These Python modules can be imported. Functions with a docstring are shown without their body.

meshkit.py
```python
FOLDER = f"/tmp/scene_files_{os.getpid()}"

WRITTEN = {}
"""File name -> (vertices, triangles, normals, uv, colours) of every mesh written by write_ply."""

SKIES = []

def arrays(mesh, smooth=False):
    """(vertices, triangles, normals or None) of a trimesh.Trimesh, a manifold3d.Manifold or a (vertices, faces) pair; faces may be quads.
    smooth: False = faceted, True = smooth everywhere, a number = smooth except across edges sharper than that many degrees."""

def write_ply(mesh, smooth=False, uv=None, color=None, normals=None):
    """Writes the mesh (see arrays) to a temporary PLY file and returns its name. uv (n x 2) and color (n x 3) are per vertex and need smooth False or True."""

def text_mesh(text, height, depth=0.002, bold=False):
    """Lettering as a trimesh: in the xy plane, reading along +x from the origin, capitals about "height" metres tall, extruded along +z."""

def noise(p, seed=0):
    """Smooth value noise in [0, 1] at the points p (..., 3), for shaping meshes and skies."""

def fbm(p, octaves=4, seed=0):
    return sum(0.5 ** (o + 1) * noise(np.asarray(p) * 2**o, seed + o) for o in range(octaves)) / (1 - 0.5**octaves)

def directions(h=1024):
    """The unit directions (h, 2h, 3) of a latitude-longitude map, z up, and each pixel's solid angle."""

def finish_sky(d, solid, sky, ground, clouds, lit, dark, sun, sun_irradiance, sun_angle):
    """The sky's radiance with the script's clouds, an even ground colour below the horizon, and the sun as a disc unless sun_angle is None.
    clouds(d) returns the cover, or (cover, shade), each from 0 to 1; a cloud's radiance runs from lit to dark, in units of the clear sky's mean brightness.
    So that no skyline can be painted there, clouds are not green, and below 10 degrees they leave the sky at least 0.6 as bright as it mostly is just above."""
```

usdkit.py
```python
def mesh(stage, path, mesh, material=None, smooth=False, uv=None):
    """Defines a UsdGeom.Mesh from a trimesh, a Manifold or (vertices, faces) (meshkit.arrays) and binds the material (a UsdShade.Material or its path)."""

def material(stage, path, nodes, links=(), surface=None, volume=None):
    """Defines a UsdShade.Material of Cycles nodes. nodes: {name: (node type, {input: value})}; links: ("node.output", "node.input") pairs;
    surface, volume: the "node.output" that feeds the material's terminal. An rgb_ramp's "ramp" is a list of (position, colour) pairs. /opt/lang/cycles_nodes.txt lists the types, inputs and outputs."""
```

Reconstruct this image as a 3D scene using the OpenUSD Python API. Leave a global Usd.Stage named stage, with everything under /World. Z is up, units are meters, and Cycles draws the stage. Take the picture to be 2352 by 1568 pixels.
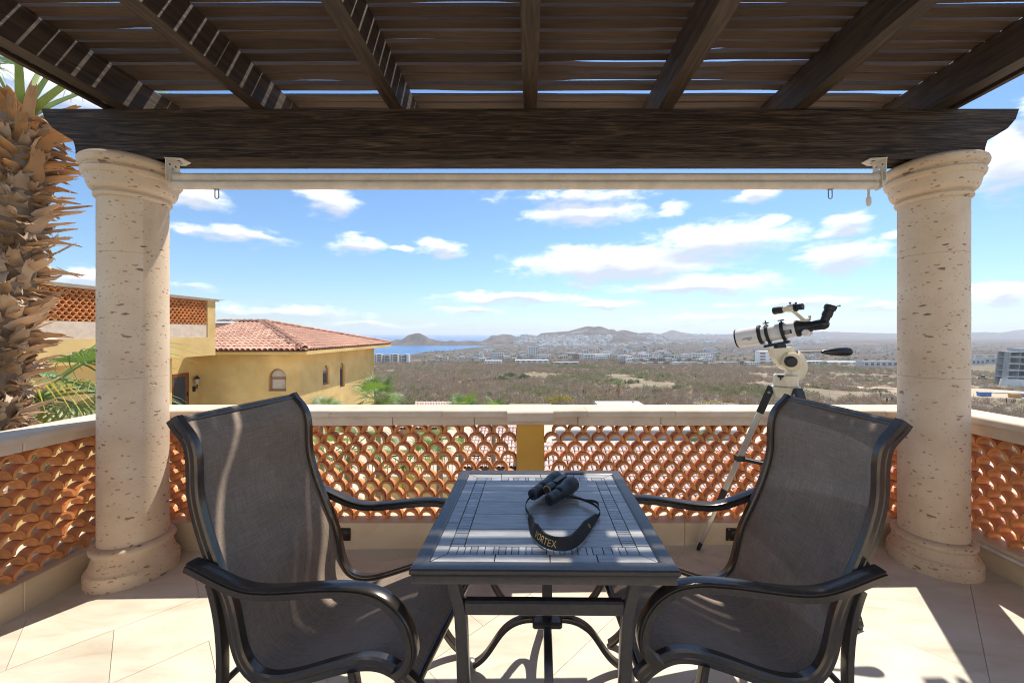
import math, random
import numpy as np, trimesh, usdkit, meshkit
from pxr import Usd, UsdGeom, UsdLux, UsdShade, Gf, Sdf, Vt
from shapely.geometry import Polygon, Point, box as sbox
from shapely import affinity
PI = math.pi
rng = random.Random(7)
npr = np.random.default_rng(11)
stage = Usd.Stage.CreateInMemory()
UsdGeom.SetStageUpAxis(stage, UsdGeom.Tokens.z)
UsdGeom.SetStageMetersPerUnit(stage, 1.0)
UsdGeom.Xform.Define(stage, '/World')
UsdGeom.Scope.Define(stage, '/World/Looks')
# ---------------------------------------------------------------- camera, sky, sun, exposure
FPX, CX, HOR, EYE = 890.0, 1218.0, 765.0, 1.52          # focal length, vanishing point and horizon as read in a 2352 px wide view
cam = UsdGeom.Camera.Define(stage, '/World/camera')
AP = 36.0
cam.CreateHorizontalApertureAttr(AP)
cam.CreateVerticalApertureAttr(AP * 682 / 1024)
cam.CreateFocalLengthAttr(FPX / 2352 * AP)
cam.CreateHorizontalApertureOffsetAttr(-(CX - 1176) / 2352 * AP)
cam.CreateVerticalApertureOffsetAttr(-(784 - HOR) / 2352 * AP)
cam.CreateClippingRangeAttr(Gf.Vec2f(0.05, 120000))
cam.AddTranslateOp().Set(Gf.Vec3d(0, 0, EYE))
cam.AddRotateXOp().Set(90)
cam.CreateExposureAttr(EXPOSURE := 1.08)
SUN_AZ, SUN_EL = math.radians(31.7), math.radians(61.1)   # azimuth from +y towards +x
SUN = np.array([math.sin(SUN_AZ) * math.cos(SUN_EL), math.cos(SUN_AZ) * math.cos(SUN_EL), math.sin(SUN_EL)])
sun = UsdLux.DistantLight.Define(stage, '/World/sun')
sun.CreateIntensityAttr(0.82)
sun.CreateAngleAttr(0.53)
sun.CreateNormalizeAttr(True)
sun.CreateColorAttr(Gf.Vec3f(1.0, 0.95, 0.86))
sun.AddRotateZOp().Set(-math.degrees(SUN_AZ))
sun.AddRotateXOp().Set(-(90 - math.degrees(SUN_EL)))
# clouds: (pixel x, pixel y, half width, half height, strength) turned into world directions
def direction(px, py):
    x, z = (px - CX) / FPX, (HOR - py) / FPX
    return math.atan2(x, 1), math.atan2(z, math.hypot(x, 1))
CLOUDS = [(1345, 490, 150, 34, 1), (1310, 455, 250, 22, .62), (1640, 555, 215, 46, .95), (1420, 606, 290, 44, 1.15), (1590, 656, 235, 27, 1.0), (1930, 592, 130, 44, .95),
          (1943, 515, 66, 34, .95), (1775, 508, 48, 18, .85), (1735, 450, 66, 22, .85), (1015, 572, 58, 24, .95), (930, 573, 36, 14, .7), (825, 565, 72, 26, .95), (535, 540, 150, 22, .85),
          (430, 532, 40, 12, .7), (762, 460, 76, 36, .9), (450, 455, 86, 34, .9), (1180, 685, 200, 18, .85), (1385, 697, 110, 15, .8), (1090, 716, 80, 14, .75), (640, 715, 240, 20, .68),
          (860, 745, 160, 14, .6), (1545, 478, 45, 20, .6), (2320, 365, 110, 95, .95), (2300, 676, 120, 34, .9), (190, 632, 70, 30, .9), (120, 205, 190, 80, .8), (1830, 692, 230, 20, .66),
          (1650, 735, 260, 16, .5), (1330, 650, 60, 14, .5), (430, 660, 70, 16, .6), (2010, 700, 120, 16, .6), (2380, 250, 60, 60, .7), (2060, 535, 40, 14, .7)]
def sky_material():
    N = {'sky': ('sky_texture', {'sky_type': 'single_scattering', 'sun_disc': False, 'sun_elevation': SUN_EL, 'sun_rotation': SUN_AZ, 'altitude': 150.0, 'air_density': 1.15, 'aerosol_density': .35, 'ozone_density': 1.5}),
         'tc': ('texture_coordinate', {}), 'sep': ('separate_xyz', {}), 'az': ('math', {'math_type': 'arctan2'}), 'el': ('math', {'math_type': 'arcsine'}), 'q': ('combine_xyz', {'z': 0.0}),
         'm1': ('mapping', {'mapping_type': 'point', 'scale': (9, 26, 1)}), 'n1': ('noise_texture', {'scale': 1.0, 'detail': 6.0, 'roughness': .58}),
         'm2': ('mapping', {'mapping_type': 'point', 'scale': (30, 70, 1), 'location': (3.1, 1.7, 0)}), 'n2': ('noise_texture', {'scale': 1.0, 'detail': 5.0, 'roughness': .62}),
         'off': ('mix_vector', {'fac': .055}), 'white': ('mix', {'mix_type': 'mix'}), 'tint': ('mix', {'mix_type': 'multiply', 'fac': 1.0, 'color2': (.66, .845, 1.03)})}
    L = [('tc.generated', 'sep.vector'), ('sep.x', 'az.value1'), ('sep.y', 'az.value2'), ('sep.z', 'el.value1'), ('az.value', 'q.x'), ('el.value', 'q.y'),
         ('q.vector', 'm1.vector'), ('m1.vector', 'n1.vector'), ('q.vector', 'm2.vector'), ('m2.vector', 'n2.vector'), ('q.vector', 'off.a'), ('n1.color', 'off.b')]
    prev = pshade = None
    for i, (px, py, w, h, s) in enumerate(CLOUDS):
        a, e = direction(px, py)
        a1, _ = direction(px + w, py)
        _, e1 = direction(px, py - h)
        sa, se = 1 / (a1 - a) / 1.3, 1 / (e1 - e) / 1.35
        # the distortion above shifts everything by about 0.055*(0.5 - q), undone in the mapping
        k = 1 - .055
        N[f'p{i}'] = ('mapping', {'mapping_type': 'point', 'scale': (sa / k, se / k, 0), 'location': (-(a + .0275 / k) * sa + .0 , -(e + .0275 / k) * se, 0)})
        N[f'g{i}'] = ('gradient_texture', {'gradient_type': 'spherical'})
        N[f's{i}'] = ('math', {'math_type': 'multiply', 'value2': s})
        L += [('off.result', f'p{i}.vector'), (f'p{i}.vector', f'g{i}.vector'), (f'g{i}.fac', f's{i}.value1')]
        if prev is None:
            prev = f's{i}.value'
        else:
            N[f'x{i}'] = ('math', {'math_type': 'maximum'})
            L += [(prev, f'x{i}.value1'), (f's{i}.value', f'x{i}.value2')]
            prev = f'x{i}.value'
        if w > 55:                     # greyer undersides of the broad clouds
            N[f'd{i}'] = ('mapping', {'mapping_type': 'point', 'scale': (sa * .95 / k, se * 1.1 / k, 0), 'location': (-(a + .0275 / k) * sa * .95, -(e + .0275 / k) * se * 1.1 + .52, 0)})
            N[f'e{i}'] = ('gradient_texture', {'gradient_type': 'spherical'})
            L += [('off.result', f'd{i}.vector'), (f'd{i}.vector', f'e{i}.vector')]
            if pshade is None:
                pshade = f'e{i}.fac'
            else:
                N[f'y{i}'] = ('math', {'math_type': 'maximum'})
                L += [(pshade, f'y{i}.value1'), (f'e{i}.fac', f'y{i}.value2')]
                pshade = f'y{i}.value'
    N.update({'a1': ('math', {'math_type': 'multiply_add', 'value2': 1.15, 'value3': -.585}), 'a2': ('math', {'math_type': 'multiply_add', 'value2': .85, 'value3': -.43}),
              'sum': ('math', {'math_type': 'add'}), 'bl': ('math', {'math_type': 'multiply', 'value2': 1.35}), 'sum2': ('math', {'math_type': 'add'}), 'cov': ('map_range', {'range_type': 'smoothstep', 'from_min': .16, 'from_max': .92, 'to_min': 0.0, 'to_max': .97, 'clamp': True}),
              'gn': ('noise_texture', {'scale': 3.2, 'detail': 6.0, 'roughness': .6}), 'gk': ('map_range', {'range_type': 'smoothstep', 'from_min': .53, 'from_max': .66, 'to_max': .9, 'clamp': True}), 'ga': ('math', {'math_type': 'absolute'}), 'gb': ('map_range', {'from_min': 1.05, 'from_max': 1.3, 'clamp': True}), 'gc': ('map_range', {'from_min': .78, 'from_max': .95, 'clamp': True}), 'gd': ('math', {'math_type': 'maximum'}), 'ge': ('math', {'math_type': 'multiply'}), 'gf': ('math', {'math_type': 'maximum'}),
              'tone': ('rgb_ramp', {'ramp': [(.12, CLOUD_LIT), (.7, CLOUD_DARK)]}), 'bg': ('background_shader', {'strength': SKY_STRENGTH}), 'gain': ('mix', {'mix_type': 'multiply', 'fac': 1.0, 'color2': (30, 30, 30)}),
              'gate': ('math', {'math_type': 'greater_than', 'value2': .001}), 'cg': ('math', {'math_type': 'multiply'})})
    L += [('n1.fac', 'a1.value1'), ('n2.fac', 'a2.value1'), ('a1.value', 'sum.value1'), ('a2.value', 'sum.value2'), (prev, 'bl.value1'), ('bl.value', 'sum2.value1'), ('sum.value', 'sum2.value2'), ('sum2.value', 'cov.value'),
          (prev, 'gate.value1'), ('gate.value', 'cg.value1'), ('cov.result', 'cg.value2'),
          (pshade, 'tone.fac'), ('tone.color', 'gain.color1'), ('tc.generated', 'gn.vector'), ('gn.fac', 'gk.value'), ('az.value', 'ga.value1'), ('ga.value', 'gb.value'), ('el.value', 'gc.value'), ('gb.result', 'gd.value1'), ('gc.result', 'gd.value2'), ('gd.value', 'ge.value1'), ('gk.result', 'ge.value2'), ('ge.value', 'gf.value1'), ('cg.value', 'gf.value2'), ('gf.value', 'white.fac'), ('sky.color', 'tint.color1'), ('tint.color', 'white.color1'), ('gain.color', 'white.color2'), ('white.color', 'bg.color')]
    return usdkit.material(stage, '/World/Looks/sky', N, L, surface='bg.background')
SKY_STRENGTH, CLOUD_LIT, CLOUD_DARK = .074, (.34, .34, .345), (.155, .17, .20)
dome = UsdLux.DomeLight.Define(stage, '/World/sky')
dome.GetPrim().SetCustomDataByKey('kind', 'structure')
dome.GetPrim().SetCustomDataByKey('label', 'blue sky with scattered white clouds')
UsdShade.MaterialBindingAPI.Apply(dome.GetPrim()).Bind(sky_material())
# ---------------------------------------------------------------- helpers
used = {}
def numbered(path):
    n = used.get(path, -1) + 1
    used[path] = n
    return path if n == 0 else f'{path}_{n:03d}'
def tag(prim, label=None, cat=None, group=None, kind=None):
    prim = prim.GetPrim() if hasattr(prim, 'GetPrim') else prim
    for k, v in (('label', label), ('category', cat), ('group', group), ('kind', kind)):
        if v:
            prim.SetCustomDataByKey(k, v)
    return prim
def pth(parent):
    return '/World' if parent is None else str(parent.GetPath())
def thing(name, label, cat, loc=(0, 0, 0), rz=0.0, group=None, kind=None):
    x = UsdGeom.Xform.Define(stage, numbered('/World/' + name))
    if any(loc) or rz:
        x.AddTranslateOp().Set(Gf.Vec3d(*map(float, loc)))
        x.AddRotateZOp().Set(float(math.degrees(rz)))
    return tag(x, label, cat, group, kind)
def obj(name, m, mat_, parent=None, smooth=False, loc=None, rot=None, label=None, kind=None):
    if isinstance(m, (list,)):
        m = trimesh.util.concatenate(m)
    g = usdkit.mesh(stage, numbered(pth(parent) + '/' + name), m, mat_, smooth)
    if loc is not None:
        g.AddTranslateOp().Set(Gf.Vec3d(*map(float, loc)))
    if rot is not None:
        g.AddRotateXYZOp().Set(Gf.Vec3f(*map(float, rot)))
    return tag(g, label, kind=kind)
def copy_of(src, loc, rz=0.0, scale=None, label=None, group=None):
    base = src.GetName().rstrip('0123456789').rstrip('_')
    x = UsdGeom.Xform.Define(stage, numbered('/World/' + base))
    x.GetPrim().GetReferences().AddInternalReference(src.GetPath())
    x.ClearXformOpOrder()
    x.AddTranslateOp(opSuffix='p').Set(Gf.Vec3d(*map(float, loc)))
    x.AddRotateZOp(opSuffix='p').Set(float(math.degrees(rz)))
    if scale is not None:
        x.AddScaleOp(opSuffix='p').Set(Gf.Vec3f(*map(float, scale)))
    x.GetPrim().SetInstanceable(True)
    cd = src.GetCustomData()
    return tag(x, label or cd.get('label'), cd.get('category'), group or cd.get('group'))
def T(m, v):
    m = m.copy(); m.apply_translation(v); return m
def R(m, ang, axis=(0, 0, 1), point=(0, 0, 0)):
    m = m.copy(); m.apply_transform(trimesh.transformations.rotation_matrix(ang, axis, point)); return m
def bx(x0, x1, y0, y1, z0, z1, b=0.0):
    """A box from limits, its edges chamfered by b."""
    lo, hi = np.array([x0, y0, z0], float), np.array([x1, y1, z1], float)
    if b <= 0:
        m = trimesh.creation.box(hi - lo)
        m.apply_translation((lo + hi) / 2)
        return m
    b = min(b, (hi - lo).min() * .45)
    pts = []
    for sx in (0, 1):
        for sy in (0, 1):
            for sz in (0, 1):
                c = np.where([sx, sy, sz], hi, lo)
                d = np.where([sx, sy, sz], -1, 1) * b
                for k in range(3):
                    v = c + d; v[k] = c[k]; pts.append(v)
    return trimesh.convex.convex_hull(np.array(pts))
def spline(P, n=60):
    from scipy.interpolate import CubicSpline
    P = np.asarray(P, float)
    t = np.r_[0, np.cumsum(np.linalg.norm(np.diff(P, axis=0), axis=1))]
    return CubicSpline(t, P)(np.linspace(0, t[-1], n))
def sweep(path, section, up=(0, 0, 1), scale=None, closed=False, caps=True):
    """Sweeps a closed 2-D section (u along the side, v along 'up') along a 3-D path."""
    P = np.asarray(path, float); S = np.asarray(section, float); n, k = len(P), len(S)
    if closed:
        tan = np.roll(P, -1, 0) - np.roll(P, 1, 0)
    else:
        tan = np.gradient(P, axis=0)
    tan /= np.linalg.norm(tan, axis=1, keepdims=True)
    U = np.broadcast_to(np.asarray(up, float), P.shape)
    side = np.cross(tan, U); side /= np.maximum(np.linalg.norm(side, axis=1, keepdims=True), 1e-9)
    upv = np.cross(side, tan)
    sc = np.ones(n) if scale is None else np.asarray(scale)
    V = P[:, None] + sc[:, None, None] * (side[:, None] * S[None, :, :1] + upv[:, None] * S[None, :, 1:])
    V = V.reshape(-1, 3); F = []
    for i in range(n if closed else n - 1):
        a, c = i * k, ((i + 1) % n) * k
        for j in range(k):
            j2 = (j + 1) % k
            F += [[a + j, a + j2, c + j2], [a + j, c + j2, c + j]]
    if caps and not closed:
        for base, flip in ((0, 0), ((n - 1) * k, 1)):
            V = np.vstack([V, V[base:base + k].mean(0)])
            for j in range(k):
                t = [base + j, len(V) - 1, base + (j + 1) % k]
                F.append(t[::-1] if flip else t)
    m = trimesh.Trimesh(V, np.array(F), process=False)
    return m
def circ(r, n=12, ry=None):
    a = np.linspace(0, 2 * PI, n, endpoint=False)
    return np.stack([r * np.cos(a), (ry or r) * np.sin(a)], 1)
def rrect(w, h, r, n=3):
    out = []
    for cx_, cy_, a0 in ((w / 2 - r, h / 2 - r, 0), (-w / 2 + r, h / 2 - r, PI / 2), (-w / 2 + r, -h / 2 + r, PI), (w / 2 - r, -h / 2 + r, 1.5 * PI)):
        for q in np.linspace(0, PI / 2, n):
            out.append((cx_ + r * math.cos(a0 + q), cy_ + r * math.sin(a0 + q)))
    return np.array(out)
def tube(a, b, r, r2=None, n=14):
    return lathe(a, b, [(0, r), (1, r if r2 is None else r2)], n)
def lathe(a, b, prof, n=24):
    """Revolves (t, radius) about the axis a-b; t runs 0..1 along it; closed at both ends."""
    a, b = np.asarray(a, float), np.asarray(b, float); d = b - a; Ld = np.linalg.norm(d); d = d / Ld
    u = np.cross(d, [0, 0, 1] if abs(d[2]) < .9 else [1, 0, 0]); u /= np.linalg.norm(u); v = np.cross(d, u)
    ang = np.linspace(0, 2 * PI, n, endpoint=False)
    ring = np.cos(ang)[:, None] * u + np.sin(ang)[:, None] * v
    V, F = [], []
    for t, r in prof:
        V.append(a + d * Ld * t + ring * r)
    V = np.vstack(V)
    for i in range(len(prof) - 1):
        for j in range(n):
            p, q = i * n + j, i * n + (j + 1) % n
            F += [[p, q, q + n], [p, q + n, p + n]]
    V = np.vstack([V, a + d * Ld * prof[0][0], a + d * Ld * prof[-1][0]])
    k = (len(prof) - 1) * n
    for j in range(n):
        F += [[(j + 1) % n, j, len(V) - 2], [k + j, k + (j + 1) % n, len(V) - 1]]
    m = trimesh.Trimesh(V, np.array(F), process=False)
    if m.volume < 0:
        m.invert()
    return m
def tri2d(sec):
    sec = np.asarray(sec, float); v, f = trimesh.creation.triangulate_polygon(Polygon(sec), engine='earcut')
    k = np.linalg.norm(v[:, None] - sec[None], axis=2).argmin(1); return k[f]
def ball(c, r, sub=2, sc=(1, 1, 1)):
    m = trimesh.creation.icosphere(subdivisions=sub, radius=r); m.apply_scale(sc); return T(m, c)
def extr(poly, d):
    gs = getattr(poly, 'geoms', [poly])
    return trimesh.util.concatenate([trimesh.creation.extrude_polygon(g, d, engine='earcut') for g in gs])
def extr_y(poly, y0, y1):
    """Polygon in (x, z), extruded along y."""
    m = extr(poly, abs(y1 - y0)); m.apply_transform([[1, 0, 0, 0], [0, 0, -1, max(y0, y1)], [0, 1, 0, 0], [0, 0, 0, 1]]); return m
def extr_x(poly, x0, x1):
    """Polygon in (y, z), extruded along x."""
    m = extr(poly, abs(x1 - x0)); m.apply_transform([[0, 0, 1, min(x0, x1)], [1, 0, 0, 0], [0, 1, 0, 0], [0, 0, 0, 1]]); return m
def at(px, py, Y):
    return np.array([(px - CX) * Y / FPX, Y, EYE - (py - HOR) * Y / FPX])
# ---------------------------------------------------------------- materials
def mat(name, stops, rough=.6, scale=(1, 1, 1), nscale=4.0, detail=5.0, nrough=.6, dist=0.0, bump=0.0, bscale=None, spec=.5, metal=0.0, vary=0.0, rvar=0.0, coord='object', extra=None, sheen=0.0, dr=0.0, coat=0.0, tint=None, big=None):
    """Noise-driven principled material; vary: brightness change from object to object; big: (scale, amount) large soft blotches."""
    N = {'tc': ('texture_coordinate', {}), 'm': ('mapping', {'mapping_type': 'point', 'scale': scale}), 'n': ('noise_texture', {'scale': nscale, 'detail': detail, 'roughness': nrough, 'distortion': dist}),
         'r': ('rgb_ramp', {'ramp': stops}), 'p': ('principled_bsdf', {'roughness': rough, 'specular_ior_level': spec, 'metallic': metal, 'sheen_weight': sheen, 'diffuse_roughness': dr, 'coat_weight': coat})}
    L = [(f'tc.{coord}', 'm.vector'), ('m.vector', 'n.vector'), ('n.fac', 'r.fac')]
    col = 'r.color'
    if coord == 'position':
        N['tc'] = ('geometry', {})
    if big:
        N['bn'] = ('noise_texture', {'scale': big[0], 'detail': 3.0}); N['bm'] = ('map_range', {'from_min': .3, 'from_max': .7, 'to_min': 1 - big[1], 'to_max': 1 + big[1]}); N['bc'] = ('combine_color', {}); N['bx'] = ('mix', {'mix_type': 'multiply', 'fac': 1.0})
        L += [(f'tc.{coord}', 'bn.vector'), ('bn.fac', 'bm.value'), ('bm.result', 'bc.r'), ('bm.result', 'bc.g'), ('bm.result', 'bc.b'), (col, 'bx.color1'), ('bc.color', 'bx.color2')]
        col = 'bx.color'
    if vary:
        N['oi'] = ('object_info', {}); N['vm'] = ('map_range', {'to_min': 1 - vary, 'to_max': 1 + vary}); N['vc'] = ('combine_color', {}); N['vx'] = ('mix', {'mix_type': 'multiply', 'fac': 1.0})
        L += [('oi.random', 'vm.value'), ('vm.result', 'vc.r'), ('vm.result', 'vc.g'), ('vm.result', 'vc.b'), (col, 'vx.color1'), ('vc.color', 'vx.color2')]
        col = 'vx.color'
    if rvar:
        N['rm'] = ('map_range', {'from_min': .3, 'from_max': .7, 'to_min': rough - rvar, 'to_max': rough + rvar, 'clamp': True})
        L += [('n.fac', 'rm.value'), ('rm.result', 'p.roughness')]
    h = None
    if bump:
        h = 'n.fac'
        if bscale:
            N['m2'] = ('mapping', {'mapping_type': 'point', 'scale': bscale}); N['n2'] = ('noise_texture', {'scale': 1.0, 'detail': 4.0, 'roughness': .6})
            L += [(f'tc.{coord}', 'm2.vector'), ('m2.vector', 'n2.vector')]
            h = 'n2.fac'
        N['b'] = ('bump', {'strength': 1.0, 'distance': bump})
        L += [(h, 'b.height'), ('b.normal', 'p.normal')]
    if extra:
        col = extra(N, L, col)
    L.append((col, 'p.base_color'))
    return usdkit.material(stage, '/World/Looks/' + name, N, L, surface='p.BSDF')
def plain(name, c, rough=.5, metal=0.0, spec=.5, coat=0.0):
    d = tuple(x * .86 for x in c); e = tuple(min(1, x * 1.12) for x in c)
    return mat(name, [(.3, d), (.7, e)], rough, nscale=9.0, metal=metal, spec=spec, coat=coat, bump=.0002)
def specks(layers, depth=.004):
    """Dark pores and pumice inclusions of cantera stone, slightly sunk. layers: (scale, size, share, colour, vertical squeeze)."""
    def f(N, L, col):
        N['sn'] = ('noise_texture', {'scale': 22.0, 'detail': 3.0}); L.append(('tc.object', 'sn.vector'))
        N['sd'] = ('mix_vector', {'fac': .035}); L += [('tc.object', 'sd.a'), ('sn.color', 'sd.b')]
        for i, (sc, t, cut, c, sq) in enumerate(layers):
            N[f'sm{i}'] = ('mapping', {'mapping_type': 'point', 'scale': (sc, sc, sc * sq), 'rotation': (.12 * i, .2, .3)})
            N[f'v{i}'] = ('voronoi_texture', {'scale': 1.0, 'randomness': 1.0}); N[f'vs{i}'] = ('separate_color', {}); N[f'th{i}'] = ('math', {'math_type': 'multiply_add', 'value2': t, 'value3': -t * (1 - cut)}); N[f'k{i}'] = ('math', {'math_type': 'subtract'})
            N[f'kk{i}'] = ('map_range', {'from_min': -.03, 'from_max': .05, 'to_min': 0, 'to_max': .92, 'clamp': True}); N[f'mx{i}'] = ('mix', {'mix_type': 'mix', 'color2': c})
            L += [('sd.result', f'sm{i}.vector'), (f'sm{i}.vector', f'v{i}.vector'), (f'v{i}.color', f'vs{i}.color'), (f'vs{i}.r', f'th{i}.value1'),
                  (f'th{i}.value', f'k{i}.value1'), (f'v{i}.distance', f'k{i}.value2'), (f'k{i}.value', f'kk{i}.value'), (f'kk{i}.result', f'mx{i}.fac'), (col, f'mx{i}.color1')]
            if i < 2:
                N[f'vc{i}'] = ('rgb_ramp', {'ramp': [(0, c), (.5, (c[0] * 1.7, c[1] * 1.35, c[2] * 1.1)), (1, (c[0] * .9, c[1] * 1.1, c[2] * 1.35))]}); L += [(f'vs{i}.g', f'vc{i}.fac'), (f'vc{i}.color', f'mx{i}.color2')]
            col = f'mx{i}.color'
        N['pb'] = ('bump', {'strength': 1.0, 'distance': depth, 'invert': True}); L += [('kk0.result', 'pb.height')]
        if ('b.normal', 'p.normal') in L:
            L.remove(('b.normal', 'p.normal')); L.append(('b.normal', 'pb.normal'))
        L.append(('pb.normal', 'p.normal'))
        return col
    return f
M = {}
PORES = [(12, 1.0, .28, (.19, .12, .08), 2.9), (29, .75, .48, (.27, .175, .12), 2.0), (62, .55, .55, (.40, .27, .19), 1.7)]
M['cantera'] = mat('cantera', [(.25, (.53, .39, .26)), (.5, (.63, .48, .335)), (.8, (.70, .565, .415))], .85, nscale=3.2, bump=.0012, bscale=(60, 60, 90), extra=specks(PORES, .006), big=(1.1, .06))
M['cantera_cap'] = mat('cantera_cap', [(.25, (.53, .40, .29)), (.5, (.64, .51, .39)), (.8, (.72, .60, .48))], .85, nscale=4, bump=.001, bscale=(60, 60, 60), extra=specks([(10, 1.5, .10, (.24, .17, .12), 1.5), (30, .9, .2, (.36, .26, .19), 1.4)], .004), vary=.05)
M['travertine'] = mat('travertine', [(.2, (.42, .35, .255)), (.45, (.555, .49, .385)), (.8, (.67, .605, .495))], .42, scale=(1.1, 3.6, 1), nscale=2.1, detail=8, nrough=.62, dist=.6, bump=.0004, bscale=(30, 90, 30), vary=.065, spec=.4, rvar=.1, extra=specks([(7, 1.2, .08, (.46, .33, .23), 1.0), (30, .6, .2, (.50, .39, .30), 1.0)], .001))
M['grout'] = plain('grout', (.50, .42, .33), .9)
M['curb_stone'] = mat('curb_stone', [(.25, (.52, .375, .225)), (.6, (.62, .475, .31)), (.85, (.68, .545, .38))], .5, scale=(1, 1, 2), nscale=3, bump=.0006, vary=.04, dist=.4)
M['terracotta'] = mat('terracotta', [(.2, (.50, .17, .048)), (.5, (.64, .245, .074)), (.8, (.72, .34, .13))], .8, nscale=14, bump=.0012, vary=.2, big=(3, .14))
M['mortar'] = plain('mortar', (.5, .36, .27), .95)
M['stucco'] = mat('stucco', [(.25, (.60, .40, .14)), (.55, (.67, .47, .185)), (.8, (.72, .53, .23))], .9, nscale=1.3, detail=8, bump=.004, bscale=(40, 40, 40), big=(.45, .17))
M['house_cream'] = mat('house_cream', [(.25, (.70, .58, .42)), (.6, (.76, .66, .51))], .9, nscale=1.3, bump=.002)
M['pilaster'] = mat('pilaster', [(.25, (.60, .31, .05)), (.6, (.67, .37, .07))], .9, nscale=3, bump=.002, bscale=(50, 50, 50))
M['beam'] = mat('beam_wood', [(.34, (.010, .006, .0038)), (.45, (.032, .0205, .0132)), (.55, (.062, .040, .025)), (.68, (.125, .083, .053))], .62, scale=(1.2, 26, 26), nscale=2.0, detail=7, nrough=.62, dist=1.6, bump=.012, spec=.2, extra=specks([(2.6, .42, .22, (.012, .008, .006), 1.7)], .004))
M['rafter'] = mat('rafter_wood', [(.3, (.028, .0185, .0122)), (.55, (.07, .046, .030)), (.8, (.12, .082, .055))], .55, scale=(16, 1.2, 16), nscale=2.2, detail=6, dist=.8, bump=.004, spec=.3, vary=.1, extra=specks([(3.4, .4, .16, (.02, .014, .01), 1.3)], .003))
M['slat'] = mat('slat_wood', [(.3, (.082, .053, .034)), (.55, (.108, .071, .047)), (.8, (.14, .096, .065))], .75, scale=(2.0, 34, 34), nscale=2.0, detail=6, dist=.5, bump=.003, spec=.3, vary=.25)
M['bronze'] = mat('bronze_metal', [(.3, (.085, .073, .063)), (.7, (.105, .09, .078))], .21, nscale=60, bump=.00006, spec=.5, metal=.7)
M['bronze_table'] = mat('bronze_table', [(.3, (.095, .084, .076)), (.7, (.12, .106, .096))], .28, nscale=60, bump=.00006, spec=.5, metal=.7)
def weave(N, L, col):
    for i, sc in enumerate(((900, 3, 60), (60, 3, 900))):
        pass
    N['w1'] = ('mapping', {'mapping_type': 'point', 'scale': (14, 260, 14)}); N['wn'] = ('noise_texture', {'scale': 1.0, 'detail': 3.0, 'roughness': .7})
    N['w2'] = ('mapping', {'mapping_type': 'point', 'scale': (260, 12, 260)}); N['wm'] = ('noise_texture', {'scale': 1.0, 'detail': 3.0, 'roughness': .7})
    N['wa'] = ('math', {'math_type': 'add'}); N['wr'] = ('map_range', {'from_min': .7, 'from_max': 1.3, 'to_min': .72, 'to_max': 1.3}); N['wc'] = ('combine_color', {}); N['wx'] = ('mix', {'mix_type': 'multiply', 'fac': 1.0}); N['wb'] = ('bump', {'strength': .6, 'distance': .0012})
    L += [('tc.object', 'w1.vector'), ('w1.vector', 'wn.vector'), ('tc.object', 'w2.vector'), ('w2.vector', 'wm.vector'), ('wn.fac', 'wa.value1'), ('wm.fac', 'wa.value2'), ('wa.value', 'wr.value'), ('wr.result', 'wc.r'), ('wr.result', 'wc.g'), ('wr.result', 'wc.b'),
          (col, 'wx.color1'), ('wc.color', 'wx.color2'), ('wa.value', 'wb.height'), ('wb.normal', 'p.normal')]
    return 'wx.color'
M['sling'] = mat('sling_fabric', [(.3, (.205, .152, .110)), (.7, (.265, .20, .148))], .8, nscale=5, spec=.3, extra=weave, sheen=.15)
M['welt'] = plain('welt_cord', (.05, .036, .025), .8)
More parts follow.
